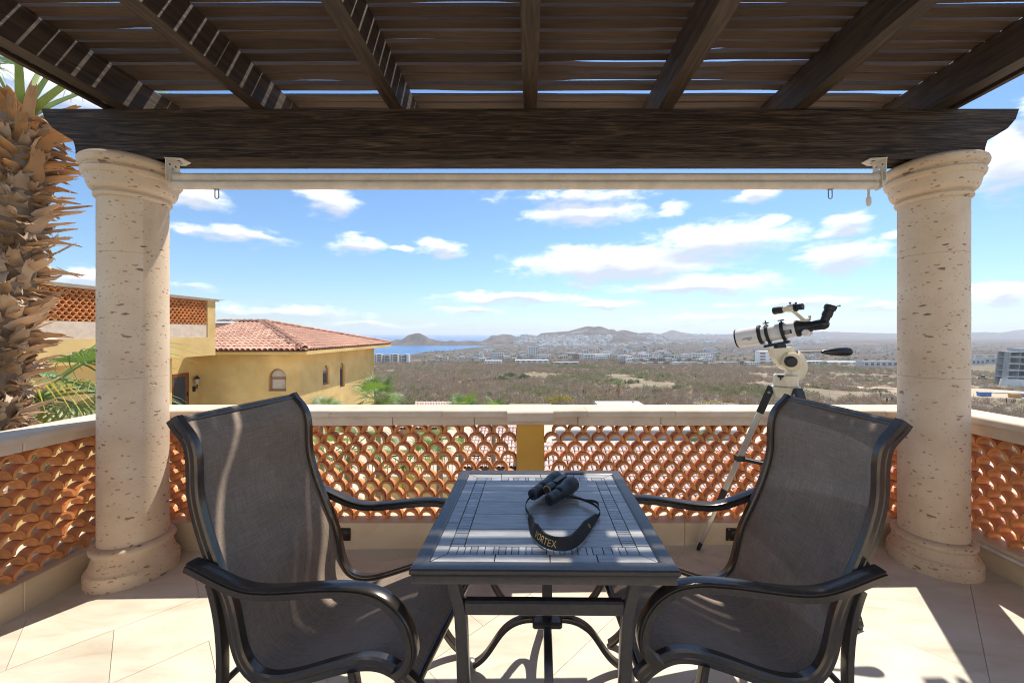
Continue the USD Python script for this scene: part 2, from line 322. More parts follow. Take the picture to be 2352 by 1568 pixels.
M['table_tile'] = mat('table_tile', [(.25, (.17, .165, .158)), (.5, (.30, .288, .272)), (.8, (.44, .42, .395))], .32, scale=(3, 22, 3), nscale=2.5, detail=7, nrough=.7, bump=.0004, spec=.8, vary=.12, rvar=.06, coat=.15)
M['mosaic'] = mat('mosaic_tile', [(.25, (.17, .166, .16)), (.8, (.34, .325, .31))], .28, nscale=30, detail=5, spec=.9, coat=.3, vary=.38, bump=.0004)
M['joint'] = plain('table_joint', (.03, .026, .022), .8)
M['black_rubber'] = plain('black_rubber', (.012, .013, .015), .42, spec=.5)
M['black_gloss'] = plain('black_gloss', (.012, .012, .013), .22)
M['black_webbing'] = plain('black_webbing', (.011, .011, .012), .7)
M['gold'] = plain('gold_print', (.55, .36, .12), .6)
M['dark_glass'] = plain('dark_glass', (.01, .012, .02), .05)
M['scope_white'] = plain('scope_white', (.76, .72, .68), .25, coat=.3)
M['scope_cream'] = plain('scope_cream', (.78, .66, .46), .3, coat=.2)
M['chrome'] = plain('brushed_aluminium', (.66, .60, .52), .3, metal=.9)
M['awning'] = plain('awning_cream', (.68, .57, .45), .4)
M['white_metal'] = plain('white_metal', (.68, .62, .53), .45)
M['steel'] = plain('galvanised_steel', (.30, .29, .27), .4, metal=.7)
M['outlet'] = plain('outlet_bronze', (.035, .025, .018), .3, metal=.4)
M['roof_tile'] = mat('roof_tile', [(.2, (.36, .165, .10)), (.5, (.50, .265, .18)), (.8, (.60, .37, .28))], .85, nscale=3, bump=.003, vary=.22, big=(.5, .12))
M['roof_pink'] = mat('roof_pink', [(.2, (.52, .34, .27)), (.5, (.64, .46, .39)), (.8, (.72, .56, .49))], .85, nscale=3, bump=.003, vary=.15, big=(.5, .12))
M['roof_dark'] = plain('roof_under', (.13, .06, .035), .9)
M['door_wood'] = plain('door_wood', (.20, .075, .028), .5)
M['frame_wood'] = plain('window_wood', (.30, .15, .07), .5)
M['blind'] = plain('window_blind', (.50, .43, .36), .6)
M['window_dark'] = plain('window_glass', (.05, .065, .09), .08)
M['lamp_glass'] = plain('lamp_glass', (.45, .38, .3), .2)
M['trunk_core'] = plain('palm_core', (.20, .135, .085), .95)
def leafmat(name, c1, c2, tr, trans=.35, vary=.25):
    N = {'tc': ('geometry', {}), 'n': ('noise_texture', {'scale': 3.0, 'detail': 3.0}), 'r': ('rgb_ramp', {'ramp': [(.3, c1), (.7, c2)]}), 'p': ('principled_bsdf', {'roughness': .45, 'specular_ior_level': .45}), 't': ('translucent_bsdf', {'color': tr}), 'mx': ('mix_closure', {'fac': trans}),
         'oi': ('object_info', {}), 'vm': ('map_range', {'to_min': 1 - vary, 'to_max': 1 + vary}), 'vc': ('combine_color', {}), 'vx': ('mix', {'mix_type': 'multiply', 'fac': 1.0})}
    L = [('tc.position', 'n.vector'), ('n.fac', 'r.fac'), ('oi.random', 'vm.value'), ('vm.result', 'vc.r'), ('vm.result', 'vc.g'), ('vm.result', 'vc.b'), ('r.color', 'vx.color1'), ('vc.color', 'vx.color2'), ('vx.color', 'p.base_color'), ('p.BSDF', 'mx.closure1'), ('t.BSDF', 'mx.closure2')]
    return usdkit.material(stage, '/World/Looks/' + name, N, L, surface='mx.closure')
M['frond'] = leafmat('frond_green', (.07, .13, .022), (.13, .21, .045), (.22, .34, .05), .38)
M['frond_yellow'] = leafmat('frond_yellow', (.40, .30, .03), (.50, .40, .06), (.62, .46, .05), .42)
M['frond_pale'] = leafmat('frond_pale', (.16, .24, .08), (.26, .34, .15), (.3, .4, .14), .35)
M['boot'] = leafmat('palm_boot', (.44, .27, .135), (.80, .63, .44), (.68, .42, .2), .3, .3)
M['boot_top'] = leafmat('palm_boot_top', (.42, .215, .085), (.66, .42, .20), (.72, .40, .15), .3, .2)
M['petiole'] = plain('petiole', (.20, .26, .05), .5)
M['leaf_dark'] = leafmat('leaf_dark', (.045, .095, .02), (.09, .16, .035), (.13, .22, .035), .25)
M['croton'] = leafmat('croton', (.45, .09, .02), (.60, .42, .04), (.6, .3, .05), .3, .4)
M['scrub'] = leafmat('scrub_twigs', (.34, .24, .152), (.46, .343, .232), (.32, .24, .15), .2, .12)
M['scrub_green'] = leafmat('scrub_green', (.17, .175, .08), (.27, .26, .125), (.24, .24, .09), .3, .25)
M['scrub_pale'] = leafmat('scrub_pale', (.34, .29, .23), (.46, .40, .32), (.38, .32, .24), .2, .2)
M['blossom'] = leafmat('yellow_blossom', (.28, .24, .03), (.42, .34, .04), (.4, .35, .05), .3, .2)
M['cactus'] = plain('cactus_green', (.045, .06, .032), .8)
M['white_wall'] = mat('white_wall', [(.3, (.58, .54, .48)), (.7, (.70, .66, .60))], .8, nscale=.3, vary=.18)
M['tan_wall'] = mat('tan_wall', [(.3, (.52, .42, .30)), (.7, (.62, .52, .40))], .85, nscale=.3, vary=.18)
M['grey_wall'] = mat('grey_wall', [(.3, (.36, .335, .31)), (.7, (.46, .43, .40))], .85, nscale=.3, vary=.15)
M['brown_wall'] = mat('brown_wall', [(.3, (.23, .16, .12)), (.7, (.31, .22, .17))], .85, nscale=.3, vary=.15)
M['concrete'] = mat('concrete', [(.3, (.27, .265, .255)), (.7, (.39, .38, .365))], .9, nscale=.4, detail=6, vary=.1)
M['blue_paint'] = plain('blue_paint', (.04, .15, .38), .5)
M['orange_paint'] = plain('orange_paint', (.50, .26, .07), .6)
M['red_paint'] = plain('red_paint', (.42, .04, .03), .5)
M['sand'] = plain('sand', (.52, .40, .28), .95)
M['tyre'] = plain('tyre', (.02, .02, .02), .8)
M['yellow_paint'] = plain('machine_paint', (.16, .12, .05), .5)
M['teal'] = plain('teal_canopy', (.05, .30, .24), .6)
M['paving'] = mat('courtyard_paving', [(.3, (.46, .38, .29)), (.7, (.58, .50, .40))], .9, nscale=1.0)
M['iron'] = plain('black_iron', (.02, .02, .02), .5)
M['water'] = usdkit.material(stage, '/World/Looks/water', {'g': ('geometry', {}), 'm': ('mapping', {'mapping_type': 'point', 'scale': (.012, .03, 1)}), 'n': ('noise_texture', {'scale': 1.0, 'detail': 8.0, 'roughness': .7}), 'b': ('bump', {'strength': .9, 'distance': 3.0}), 'r': ('rgb_ramp', {'ramp': [(.3, (.005, .085, .25)), (.7, (.01, .125, .33))]}), 'p': ('principled_bsdf', {'roughness': .3, 'specular_ior_level': .35})},
    [('g.position', 'm.vector'), ('m.vector', 'n.vector'), ('n.fac', 'r.fac'), ('r.color', 'p.base_color'), ('n.fac', 'b.height'), ('b.normal', 'p.normal')], surface='p.BSDF')
# ---------------------------------------------------------------- terrain, sea, haze
SEA = -85.0
def px_to_sea(px, py):
    Y = (EYE - SEA) * FPX / (py - HOR); return ((px - CX) * Y / FPX, Y)
BAY = [px_to_sea(*p) for p in ((853, 818), (939, 816), (983, 808), (1030, 806), (1080, 800), (1139, 795))] + [(-215, 2600), (-330, 2700), (-520, 2680), (-700, 2660), (-985, 2690), (-1150, 2760), (-1500, 2800), (-9000, 4000), (-9000, 1300), (-900, 1330)]
RIDGES = [  # (distance, front width, back width, outline in px)
    (2950, 190, 200, [(880, 792), (899, 784), (910, 779), (922, 780), (936, 770), (952, 764.4), (963, 764.4), (977, 771), (986, 776.6), (1002, 781), (1027, 784), (1039, 781), (1050, 784), (1077, 782), (1096, 783), (1108, 784), (1120, 792)]),
    (3500, 420, 400, [(1070, 800), (1085, 790), (1104, 784), (1121, 776), (1130, 769), (1142, 769.7), (1155, 767), (1174, 768), (1186, 773.5), (1202, 770), (1217, 768), (1233, 772), (1242, 765), (1255, 763.5), (1280, 762), (1305, 760), (1327, 754), (1352, 748), (1377, 748.8), (1396, 754), (1408, 755.5), (1417, 760), (1430, 756.6), (1446, 760), (1467, 765), (1483, 763.5), (1499, 766.6), (1514, 769), (1530, 776), (1560, 790)]),
    (6200, 900, 1500, [(1440, 790), (1470, 767), (1492, 763), (1515, 767), (1545, 757), (1567, 763), (1594, 767), (1620, 768), (1650, 768), (1686, 766.5), (1760, 765), (1840, 762.5), (1901, 760.5), (1957, 763), (2010, 764.5), (2062, 765.4), (2150, 761), (2233, 757), (2295, 755), (2336, 750), (2352, 751), (2480, 755), (2700, 748), (3100, 756), (3600, 752)])]
def inside(poly, x, y):
    import shapely
    return shapely.contains_xy(Polygon(poly), x, y)
def terrain(x, y):
    x, y = np.asarray(x, float), np.asarray(y, float)
    r = np.hypot(x * .75, np.maximum(y, 0))
    z = np.interp(r, [0, 9, 24, 34, 60, 110, 168, 350, 630, 1000, 1400, 2000, 2700, 3300, 4300, 6200, 9000, 20000, 60000], [-5.4, -5.5, -5.8, -8, -14, -22, -28, -39, -48, -60, -70, -77, -81.5, -81.5, -78, -66, -50, -48, -48])
    wb_ = np.clip((y - 650) / 650, 0, 1) * np.clip((-.05 - x / np.maximum(y, 1)) / .07, 0, 1) * (y < 2750)
    z = z * (1 - wb_) + np.minimum(z, SEA + 2.5) * wb_
    zb0 = z
    amp = np.clip((r - 40) / 200, 0, 1)
    z = z + amp * 5 * (meshkit.fbm(np.stack([x / 90, y / 90, 0 * x], -1), 3, 5) - .5) * np.where(r > 1400, .5, 1)
    for Yr, wf, wb, out in RIDGES:
        px = CX + FPX * x / np.maximum(y, 1)
        o = np.array(out); base = np.interp(Yr, [2700, 3300, 4300, 6200], [-81.5, -81.5, -78, -66])
        hz = EYE - (np.interp(px, o[:, 0], o[:, 1], 830, 830) - HOR) * Yr / FPX
        hz = np.where((px < o[0, 0]) | (px > o[-1, 0]), -200, hz)
        d = y - Yr
        t = np.clip(np.where(d < 0, -d / wf, d / wb), 0, 1)
        n = meshkit.fbm(np.stack([x / (wf * .42), y / (wf * .75), 0 * x + Yr], -1), 4, 9)
        gully = np.abs(n - .5) * 2
        t2 = np.clip(t + (gully - .35) * .55 * np.clip(t * 4, 0, 1), 0, 1)
        prof = (1 - t2 ** .85) * np.clip((1 - t) * 4, 0, 1)
        z = np.where(hz > -150, np.maximum(z, base + (hz - base) * prof), z)
    z = np.where(inside(BAY, x, y) & (z < SEA + 14), SEA - 8, z)
    z = np.where((y > 3060) & (x < .045 * y) & (z - zb0 < 3.5), SEA - 8, z)
    # building site cut on the right
    s = np.exp(-(((x - 270) / 60) ** 2 + ((y - 230) / 42) ** 2)); z = z * (1 - s) + s * (-32.5)
    return z
rr = np.unique(np.r_[np.geomspace(4.5, 60, 26), np.geomspace(60, 2400, 120), np.linspace(2400, 4100, 70), np.geomspace(4100, 9000, 44), np.geomspace(9000, 46000, 10)])
aa = np.radians(np.linspace(-74, 74, 860))
Ag, Rg = np.meshgrid(aa, rr)
Xg, Yg = Rg * np.sin(Ag), Rg * np.cos(Ag)
Zg = terrain(Xg, Yg)
nr, na = Xg.shape
idx = np.arange(nr * na).reshape(nr, na)
q = np.stack([idx[:-1, :-1], idx[:-1, 1:], idx[1:, 1:], idx[1:, :-1]], -1).reshape(-1, 4)
tv = np.stack([Xg, Yg, Zg], -1).reshape(-1, 3)
tf = np.vstack([q[:, [0, 2, 1]], q[:, [0, 3, 2]]])
def terrain_mat():
    N = {'g': ('geometry', {}), 'sx': ('separate_xyz', {}), 'n1': ('noise_texture', {'scale': .05, 'detail': 9.0, 'roughness': .7}), 'r1': ('rgb_ramp', {'ramp': [(.32, (.18, .132, .095)), (.5, (.25, .19, .14)), (.62, (.34, .262, .19)), (.78, (.47, .36, .26))]}),
         'n2': ('noise_texture', {'scale': .0045, 'detail': 5.0, 'roughness': .6}), 'r2': ('rgb_ramp', {'ramp': [(.42, (1, 1, 1)), (.62, (.82, .95, .70))]}), 'x1': ('mix', {'mix_type': 'multiply', 'fac': .8}),
         # pale bare soil bands of the far plain
         'm3': ('mapping', {'mapping_type': 'point', 'scale': (.0012, .006, 0)}), 'n3': ('noise_texture', {'scale': 1.0, 'detail': 6.0, 'roughness': .65}), 'k3': ('map_range', {'to_max': .8, 'from_min': .60, 'from_max': .66, 'clamp': True}), 'ym': ('map_range', {'from_min': 700, 'from_max': 1100, 'clamp': True}), 'zm': ('map_range', {'from_min': -68.0, 'from_max': -74.0, 'clamp': True}),
         'km': ('math', {'math_type': 'multiply'}), 'x3': ('mix', {'mix_type': 'mix', 'color2': (.36, .30, .24)}), 'fr': ('rgb_ramp', {'ramp': [(.3, (.055, .041, .032)), (.5, (.095, .072, .053)), (.7, (.19, .148, .108))]}), 'fy': ('map_range', {'from_min': 450, 'from_max': 900, 'clamp': True}), 'fm': ('mix', {'mix_type': 'mix'}), 'fn': ('noise_texture', {'scale': .011, 'detail': 9.0, 'roughness': .7}),
         'p': ('principled_bsdf', {'roughness': .95, 'specular_ior_level': .1}), 'b': ('bump', {'strength': .6, 'distance': 2.0})}
    L = [('g.position', 'sx.vector'), ('g.position', 'n1.vector'), ('n1.fac', 'r1.fac'), ('g.position', 'n2.vector'), ('n2.fac', 'r2.fac'), ('r1.color', 'x1.color1'), ('r2.color', 'x1.color2'), ('g.position', 'm3.vector'), ('m3.vector', 'n3.vector'), ('n3.fac', 'k3.value'),
         ('sx.y', 'ym.value'), ('k3.result', 'km.value1'), ('ym.result', 'km.value2'), ('km.value', 'x3.fac'), ('g.position', 'fn.vector'), ('fn.fac', 'fr.fac'), ('sx.y', 'fy.value'), ('fy.result', 'fm.fac'), ('x1.color', 'fm.color1'), ('fr.color', 'fm.color2'), ('fm.color', 'x3.color1'), ('n1.fac', 'b.height'), ('b.normal', 'p.normal')]
    col = 'x3.color'
    # bare sandy patches: (x, y, half sizes)
    for i, (x, y, a, b_) in enumerate([(262, 232, 62, 40), (225, 290, 60, 34), (-30, 95, 30, 9), (60, 560, 90, 26), (-250, 700, 80, 30), (8, 120, 24, 8), (135, 330, 50, 14)]):
        N[f'pm{i}'] = ('mapping', {'mapping_type': 'point', 'scale': (1 / a, 1 / b_, 0), 'location': (-x / a, -y / b_, 0)}); N[f'pg{i}'] = ('gradient_texture', {'gradient_type': 'spherical'}); N[f'pa{i}'] = ('math', {'math_type': 'multiply_add', 'value2': .9, 'value3': -.58}); N[f'ps{i}'] = ('math', {'math_type': 'add'}); N[f'pk{i}'] = ('map_range', {'from_min': .12, 'from_max': .3, 'clamp': True}); N[f'px{i}'] = ('mix', {'mix_type': 'mix', 'color2': (.50, .385, .27)})
        L += [('g.position', f'pm{i}.vector'), (f'pm{i}.vector', f'pg{i}.vector'), ('n1.fac', f'pa{i}.value1'), (f'pg{i}.fac', f'ps{i}.value1'), (f'pa{i}.value', f'ps{i}.value2'), (f'ps{i}.value', f'pk{i}.value'), (f'pk{i}.result', f'px{i}.fac'), (col, f'px{i}.color1')]
        col = f'px{i}.color'
    L.append((col, 'p.base_color'))
    return usdkit.material(stage, '/World/Looks/terrain', N, L, surface='p.BSDF')
tm = trimesh.Trimesh(tv, tf, process=False)
if tm.face_normals[:, 2].mean() < 0:
    tf = tf[:, ::-1]; tm = trimesh.Trimesh(tv, tf, process=False)
tag(obj('terrain', tm, terrain_mat(), smooth=True), 'dry scrub plain running out to the grey hills', kind='structure')
sv = np.array([[-46000, 900, SEA], [400, 900, SEA], [4000, 46000, SEA], [-46000, 46000, SEA]], float)
tag(obj('sea', (sv, np.array([[0, 1, 2], [0, 2, 3]])), M['water']), 'blue bay and open sea behind the headland', kind='structure')
hz = bx(-47000, 47000, -60, 47000, -101, 190)
usdkit.material(stage, '/World/Looks/haze', {'v': ('principled_volume', {'color': (.90, .93, 1.0), 'density': .95e-4, 'anisotropy': .2})}, [], volume='v.volume')
tag(obj('haze', hz, '/World/Looks/haze'), kind='stuff')
# ---------------------------------------------------------------- terrace: floor
SL = .0116                                         # the floor falls a little towards the left
fl = UsdGeom.Xform.Define(stage, '/World/terrace_floor')
tag(fl, 'pale travertine terrace floor laid on the diagonal', kind='structure')
slab = bx(-3.05, 3.15, -4.5, 3.02, -.42, -.012); slab.vertices[:, 2] += SL * slab.vertices[:, 0]
obj('floor_slab', slab, M['grout'], fl)
ts, tl = .455, .68
c45 = math.cos(PI / 4)
clip = sbox(-2.86, -4.4, 2.95, 2.78)
o = np.array([-2.172, 2.022])
for i in range(-14, 16):
    for j in range(-12, 14):
        u0, v0 = i * ts, j * tl + (i % 2) * tl * .5
        g = .0006
        p = [(u0 + g, v0 + g), (u0 + ts - g, v0 + g), (u0 + ts - g, v0 + tl - g), (u0 + g, v0 + tl - g)]
        # u runs to the lower right, v to the upper right
        q_ = [(o[0] + c45 * (u + v), o[1] + c45 * (v - u)) for u, v in p]
        P_ = Polygon(q_).intersection(clip)
        if P_.is_empty or P_.area < .002 or P_.geom_type != 'Polygon':
            continue
        if P_.centroid.y < .3 and abs(P_.centroid.x) > 2.2:
            pass
        e = extr(P_.buffer(-.0004), .012)
        e.vertices[:, 2] += SL * e.vertices[:, 0] - .012 + rng.uniform(-.0004, .0004)
        obj('floor_tile', e, M['travertine'], fl)
# ---------------------------------------------------------------- railings of stacked half-round tiles
def arch_tile(w=.1185, t=.0165, depth=.1, seg=10, leg=.006):
    Ro = w / 2 - .0006; Ri = Ro - t
    a = np.linspace(0, PI, seg + 1)
    outer = [(Ro * math.cos(q), leg + Ro * math.sin(q)) for q in a]; inner = [(Ri * math.cos(q), leg + Ri * math.sin(q)) for q in a[::-1]]
    poly = Polygon([(Ro, 0)] + outer + [(-Ro, 0), (-Ri, 0)] + inner + [(Ri, 0)])
    return poly
def tile_mesh(depth, along_x, w=.1185, t=.0165, seg=10):
    poly = arch_tile(w, t, depth, seg)
    return extr_y(poly, -depth / 2, depth / 2) if along_x else extr_x(poly, -depth / 2, depth / 2)
def lattice(parent, a0, a1, z0, rows, pitch_z, w, along_x, fixed, depth, skip=None, limit=10**9, rank=None, mat_=None, seg=10, t=.0165, slope=0.0):
    base = tile_mesh(depth, along_x, w, t, seg)
    spots = []
    n = int(round((a1 - a0) / w)); w2 = (a1 - a0) / n
    for r in range(rows):
        k = n if r % 2 == 0 else n + 1
        for c in range(k):
            a = a0 + w2 * (c + .5 - (.5 if r % 2 else 0))
            if r % 2 and c in (0, k - 1):
                continue
            spots.append((r, a, z0 + r * pitch_z + slope * a))
    if rank:
        spots.sort(key=rank)
    rest = []
    for i, (r, a, z) in enumerate(spots):
        jx, jz, jr = npr.uniform(-.0022, .0022), npr.uniform(-.0012, .0012), npr.uniform(-1.4, 1.4)
        d = fixed + npr.uniform(-.0035, .0035)
        loc = (a + jx, d, z + jz) if along_x else (d, a + jx, z + jz)
        if i < limit:
            obj('lattice_tile', base, mat_ or M['terracotta'], parent, loc=loc, rot=((0, jr, npr.uniform(-1, 1)) if along_x else (jr, 0, npr.uniform(-1, 1))))
        else:
            rest.append(T(base, loc))
    if rest:
        obj('more_lattice_tiles', rest, mat_ or M['terracotta'], parent, kind='stuff')
def cap_profile(y0, y1, ztop, h=.045, r=.02):
    pts = []
    for q in np.linspace(PI, PI / 2, 6):
        pts.append((y0 + r + r * math.cos(q), ztop - r + r * math.sin(q)))
    for q in np.linspace(PI / 2, 0, 6):
        pts.append((y1 - r + r * math.cos(q), ztop - r + r * math.sin(q)))
    pts += [(y1, ztop - h), (y0, ztop - h)]
    return Polygon(pts)
fr = thing('front_railing', 'low terrace railing of stacked orange half-round tiles running between the two stone columns', 'railing')
fz = .863
def split(a, b, cuts):
    c = [a] + list(cuts) + [b]; return list(zip(c[:-1], c[1:]))
for a, b in split(-2.98, 3.05, [-2.1, -1.42, -.62, .40, 1.02, 1.96, 2.5]):
    if a < -.1 < b:
        obj('cap_stone', extr_x(cap_profile(2.72, 2.975, .976), a + .001, -.161), M['cantera_cap'], fr, smooth=35)
        obj('cap_stone', extr_x(cap_profile(2.72, 2.975, .976), .161, b - .001), M['cantera_cap'], fr, smooth=35)
        obj('pilaster_cap', extr_x(cap_profile(2.668, 2.985, .978, .064, .026), -.1475 - .012, .1475 + .012), M['cantera_cap'], fr, smooth=35)
    else:
        obj('cap_stone', extr_x(cap_profile(2.72, 2.975, .976), a + .001, b - .001), M['cantera_cap'], fr, smooth=35)
for i, (a, b) in enumerate(split(-2.85, 2.95, [-2.0, -1.62, -.98, -.40, .34, .93, 1.62, 2.2])):
    dz = [.0, .003, -.002, .002, .006, -.003, 0, .004, .002][i]
    obj('rail_stone', bx(a + .0015, b - .0015, 2.757 + dz * .6, 2.94, fz + dz * .5, .9265, .004), M['cantera_cap'], fr)
obj('pilaster', bx(-.1, .1, 2.795, 2.92, .178, fz - .001, .004), M['pilaster'], fr)
CURBZ = .173
for a, b in split(-2.85, 2.95, [-1.95, -1.37, -.55, .30, 1.1, 1.55, 2.3]):
    m = bx(a + .0008, b - .0008, 2.755, 3.06, -.06, CURBZ, .004)
    obj('curb_stone', m, M['curb_stone'], fr)
RP = .0692
cam_rank = lambda s: 0 if (-1.75 < s[1] < 1.75) else 1
lattice(fr, -2.72, -.101, CURBZ + .001, 10, RP, .1185, True, 2.85, .072, limit=160, rank=lambda s: abs(s[1] + 1.0))
lattice(fr, .101, 2.78, CURBZ + .001, 10, RP, .1185, True, 2.85, .072, limit=140, rank=lambda s: abs(s[1] - 1.0))
for side, xi, nm in ((-1, 2.81, 'left'), (1, 2.885, 'right')):
    sr = thing('side_railing', 'orange half-round tile railing with stone cap, running toward the viewer past the %s column' % nm, 'railing')
    dz = SL * side * 2.85
    def X(a, b):
        return (a, b) if side > 0 else (-b, -a)
    cp = cap_profile(xi - .035, xi + .22, .976 + dz * .4)
    for a, b in split(-4.4, 2.72, [-2.6, -.8, 1.0, 1.9]):
        m = extr(cp, b - a - .002); m.apply_transform([[side, 0, 0, 0], [0, 0, -1, b - .001], [0, 1, 0, 0], [0, 0, 0, 1]])
        if m.volume < 0: m.invert()
        obj('cap_stone', m, M['cantera_cap'], sr, smooth=35)
    for a, b in split(-4.4, 2.75, [-2.6, -.8, .8, 1.55, 2.15]):
        obj('rail_stone', bx(*X(xi + .002, xi + .185), a + .0015, b - .0015, fz, .929 + dz * .4, .004), M['cantera_cap'], sr)
        obj('curb_stone', bx(*X(xi, xi + .30), a + .0008, b - .0008, -.08, CURBZ + dz, .004), M['curb_stone'], sr)
    lattice(sr, -1.3, 2.74, CURBZ + dz + .001, 10, (fz - CURBZ - dz - .006) / 10 - .0003, .1185, False, side * (xi + .095), .076, t=.0148, limit=290, rank=lambda s: -s[1])
    if side > 0:
        obj('pipe', tube((2.868, -1.3, CURBZ + dz - .035), (2.868, 2.6, CURBZ + dz - .035), .011), M['white_metal'], sr, smooth=40)
# ---------------------------------------------------------------- columns
def revolve(prof, n=72):
    """(r, z) profile closed on the axis."""
    a = np.linspace(0, 2 * PI, n, endpoint=False); V, F = [], []
    for r, z in prof:
        V.append(np.stack([r * np.cos(a), r * np.sin(a), np.full(n, z)], 1))
    V = np.vstack(V)
    for i in range(len(prof) - 1):
        for j in range(n):
            p, q = i * n + j, i * n + (j + 1) % n
            F += [[p, q, q + n], [p, q + n, p + n]]
    k = len(V); V = np.vstack([V, [0, 0, prof[0][1]], [0, 0, prof[-1][1]]]); e = (len(prof) - 1) * n
    for j in range(n):
        F += [[(j + 1) % n, j, k], [e + j, e + (j + 1) % n, k + 1]]
    m = trimesh.Trimesh(V, np.array(F), process=False)
    if m.volume < 0: m.invert()
    return m
def arc(cx_, cz, r, a0, a1, n=7, sx=1.0):
    return [(cx_ + sx * r * math.cos(math.radians(q)), cz + r * math.sin(math.radians(q))) for q in np.linspace(a0, a1, n)]
BEAMZ = 2.63
for sx, nm in ((-1, 'left'), (1, 'right')):
    zb = SL * sx * 2.6
    col = thing('stone_column', 'round pitted cantera stone column at the %s end of the wooden beam' % nm, 'column', (2.625, 2.53, 0) if sx > 0 else (-2.577, 2.522, 0), rz=(.7 if sx > 0 else 2.2))
    R0 = .168
    # base: plinth ring, sloping shoulder, torus
    hb = .235 + (-.02 if sx > 0 else .015)
    obj('column_base', revolve([(.224, zb - .02), (.226, zb + .015), (.226, zb + .068), (.221, zb + .082), (.212, zb + .09)] + [(.206, zb + .10), (.196, zb + .135), (.188, zb + .16)] + arc(.178, zb + hb - .045, .026, -60, 90, 9) + [(.169, zb + hb - .016)]), M['cantera'], col, smooth=28)
    z = zb + hb - .017
    for z1 in (1.24, 2.02, 2.36):
        obj('column_drum', revolve([(R0 - .0016, z + .0002), (R0, z + .0016), (R0 + .0004, (z + z1) / 2), (R0, z1 - .0016), (R0 - .0016, z1 - .0002)], 96), M['cantera'], col, smooth=28)
        z = z1
    cap = [(R0 + .001, 2.36)] + arc(R0, 2.379, .017, -80, 80, 6) + [(R0 + .004, 2.40), (R0 + .014, 2.405)] + [(R0 + .012 + .036 * math.sin(q), 2.405 + .075 * (1 - math.cos(q))) for q in np.linspace(.1, 1.4, 6)] + [(R0 + .05, 2.476), (R0 + .052, 2.49)] + [(R0 + .052 + .018 * math.sin(q), 2.49 + .035 * (1 - math.cos(q))) for q in np.linspace(.1, 1.5, 5)] + [(R0 + .062, 2.532)] + arc(R0 + .046, 2.578, .036, -70, 75, 9) + [(R0 + .03, BEAMZ - .006), (R0 - .02, BEAMZ - .001)]
    obj('capital', revolve(cap), M['cantera'], col, smooth=30)
# ---------------------------------------------------------------- pergola
pg = thing('pergola', 'dark brown wooden pergola roof of rafters and thin slats on a heavy carved beam', 'pergola')
prof = [(-3.117, 2.949), (-3.095, 2.884), (-3.045, 2.826), (-2.965, 2.776), (-2.915, 2.748), (-2.902, 2.706), (-2.895, BEAMZ)]
bp_ = Polygon([(x, z) for x, z in prof] + [(-x, z) for x, z in prof[::-1]])
bm = extr_y(bp_, 2.47, 2.62)
obj('beam', bm, M['beam'], pg)
RX = [-2.60, -1.735, -.86, 0.0, .865, 1.722, 2.605]
RZ0, RZ1 = 2.951, 3.162
for x in RX:
    w = .046 + rng.uniform(-.002, .003)
    m = bx(x - w, x + w, -.75, 3.07, RZ0, RZ1, .003)
    m2 = m
    obj('rafter', m2, M['rafter'], pg)
for s in (-1, 1):
    obj('fascia_board', bx(min(s * 2.70, s * 2.735), max(s * 2.70, s * 2.735), -.75, 3.07, 2.953, RZ1, .003), M['rafter'], pg)
# thin uneven slats across the rafters; each is sawn, a little warped and of its own width
y = 3.024; k = 0; fixed_done = False; queue = []
big_gaps = {}
def gap_at(y):
    if y > 2.55: return rng.uniform(.012, .017)
    return rng.uniform(.018, .025)
while y > -.7:
    w = .059 + rng.uniform(-.004, .004); gap = gap_at(y - w / 2 - .012); loc_w = None
    if not fixed_done and y < 2.665:
        fixed_done = True; queue = [(2.6025, .060, .060), (2.4957, .067, .0465), (2.4135, .060, .037), (2.315, .070, .054)]
    if queue:
        y, w, loc_w = queue.pop(0); gap = .020
    joint = rng.choice(RX[1:-1])
    for xa, xb in ((-2.82, joint - .001), (joint + .001, 2.82)):
        n = max(10, int((xb - xa) / .11)); X_ = np.linspace(xa, xb, n)
        ph = rng.uniform(0, 50)
        wob = (.5 if loc_w else 1) * (meshkit.noise(np.stack([X_ * 1.6 + ph, X_ * 0 + k, X_ * 0], -1), 3) - .5) * .007 + (meshkit.noise(np.stack([X_ * 5 + ph, X_ * 0 + k, X_ * 0], -1), 4) - .5) * .004
        sag = (meshkit.noise(np.stack([X_ * 2.2 + ph, X_ * 0 + k + 9.5, X_ * 0], -1), 6) - .5) * .016
        wv = w + (meshkit.noise(np.stack([X_ * 3.0 + ph, X_ * 0 + k + 31.5, X_ * 0], -1), 8) - .5) * .007 - ((w - loc_w) * np.clip(3.2 - abs(X_ - .76) / .18, 0, 1) if loc_w else 0)
        V = []
        for xx, b0, s0, ww in zip(X_, wob, sag, wv):
            hh = .031 if loc_w else .0215
            zc = RZ1 + .004 + max(-.002, s0)
            V += [[xx, y + b0 - ww / 2, zc], [xx, y + b0 + ww / 2, zc + s0 * .35], [xx, y + b0 + ww / 2, zc + hh + s0 * .35], [xx, y + b0 - ww / 2, zc + hh]]
        F = []
        for i in range(n - 1):
            for j in range(4):
                p, q, r, s = i * 4 + j, i * 4 + (j + 1) % 4, (i + 1) * 4 + (j + 1) % 4, (i + 1) * 4 + j
                F += [[p, r, q], [p, s, r]]
        e = (n - 1) * 4
        F += [[0, 1, 2], [0, 2, 3], [e, e + 2, e + 1], [e, e + 3, e + 2]]
        m = trimesh.Trimesh(np.array(V), np.array(F), process=False)
        if m.volume < 0: m.invert()
        obj('slat', m, M['slat'], pg)
    if not queue: y -= w + gap
    k += 1
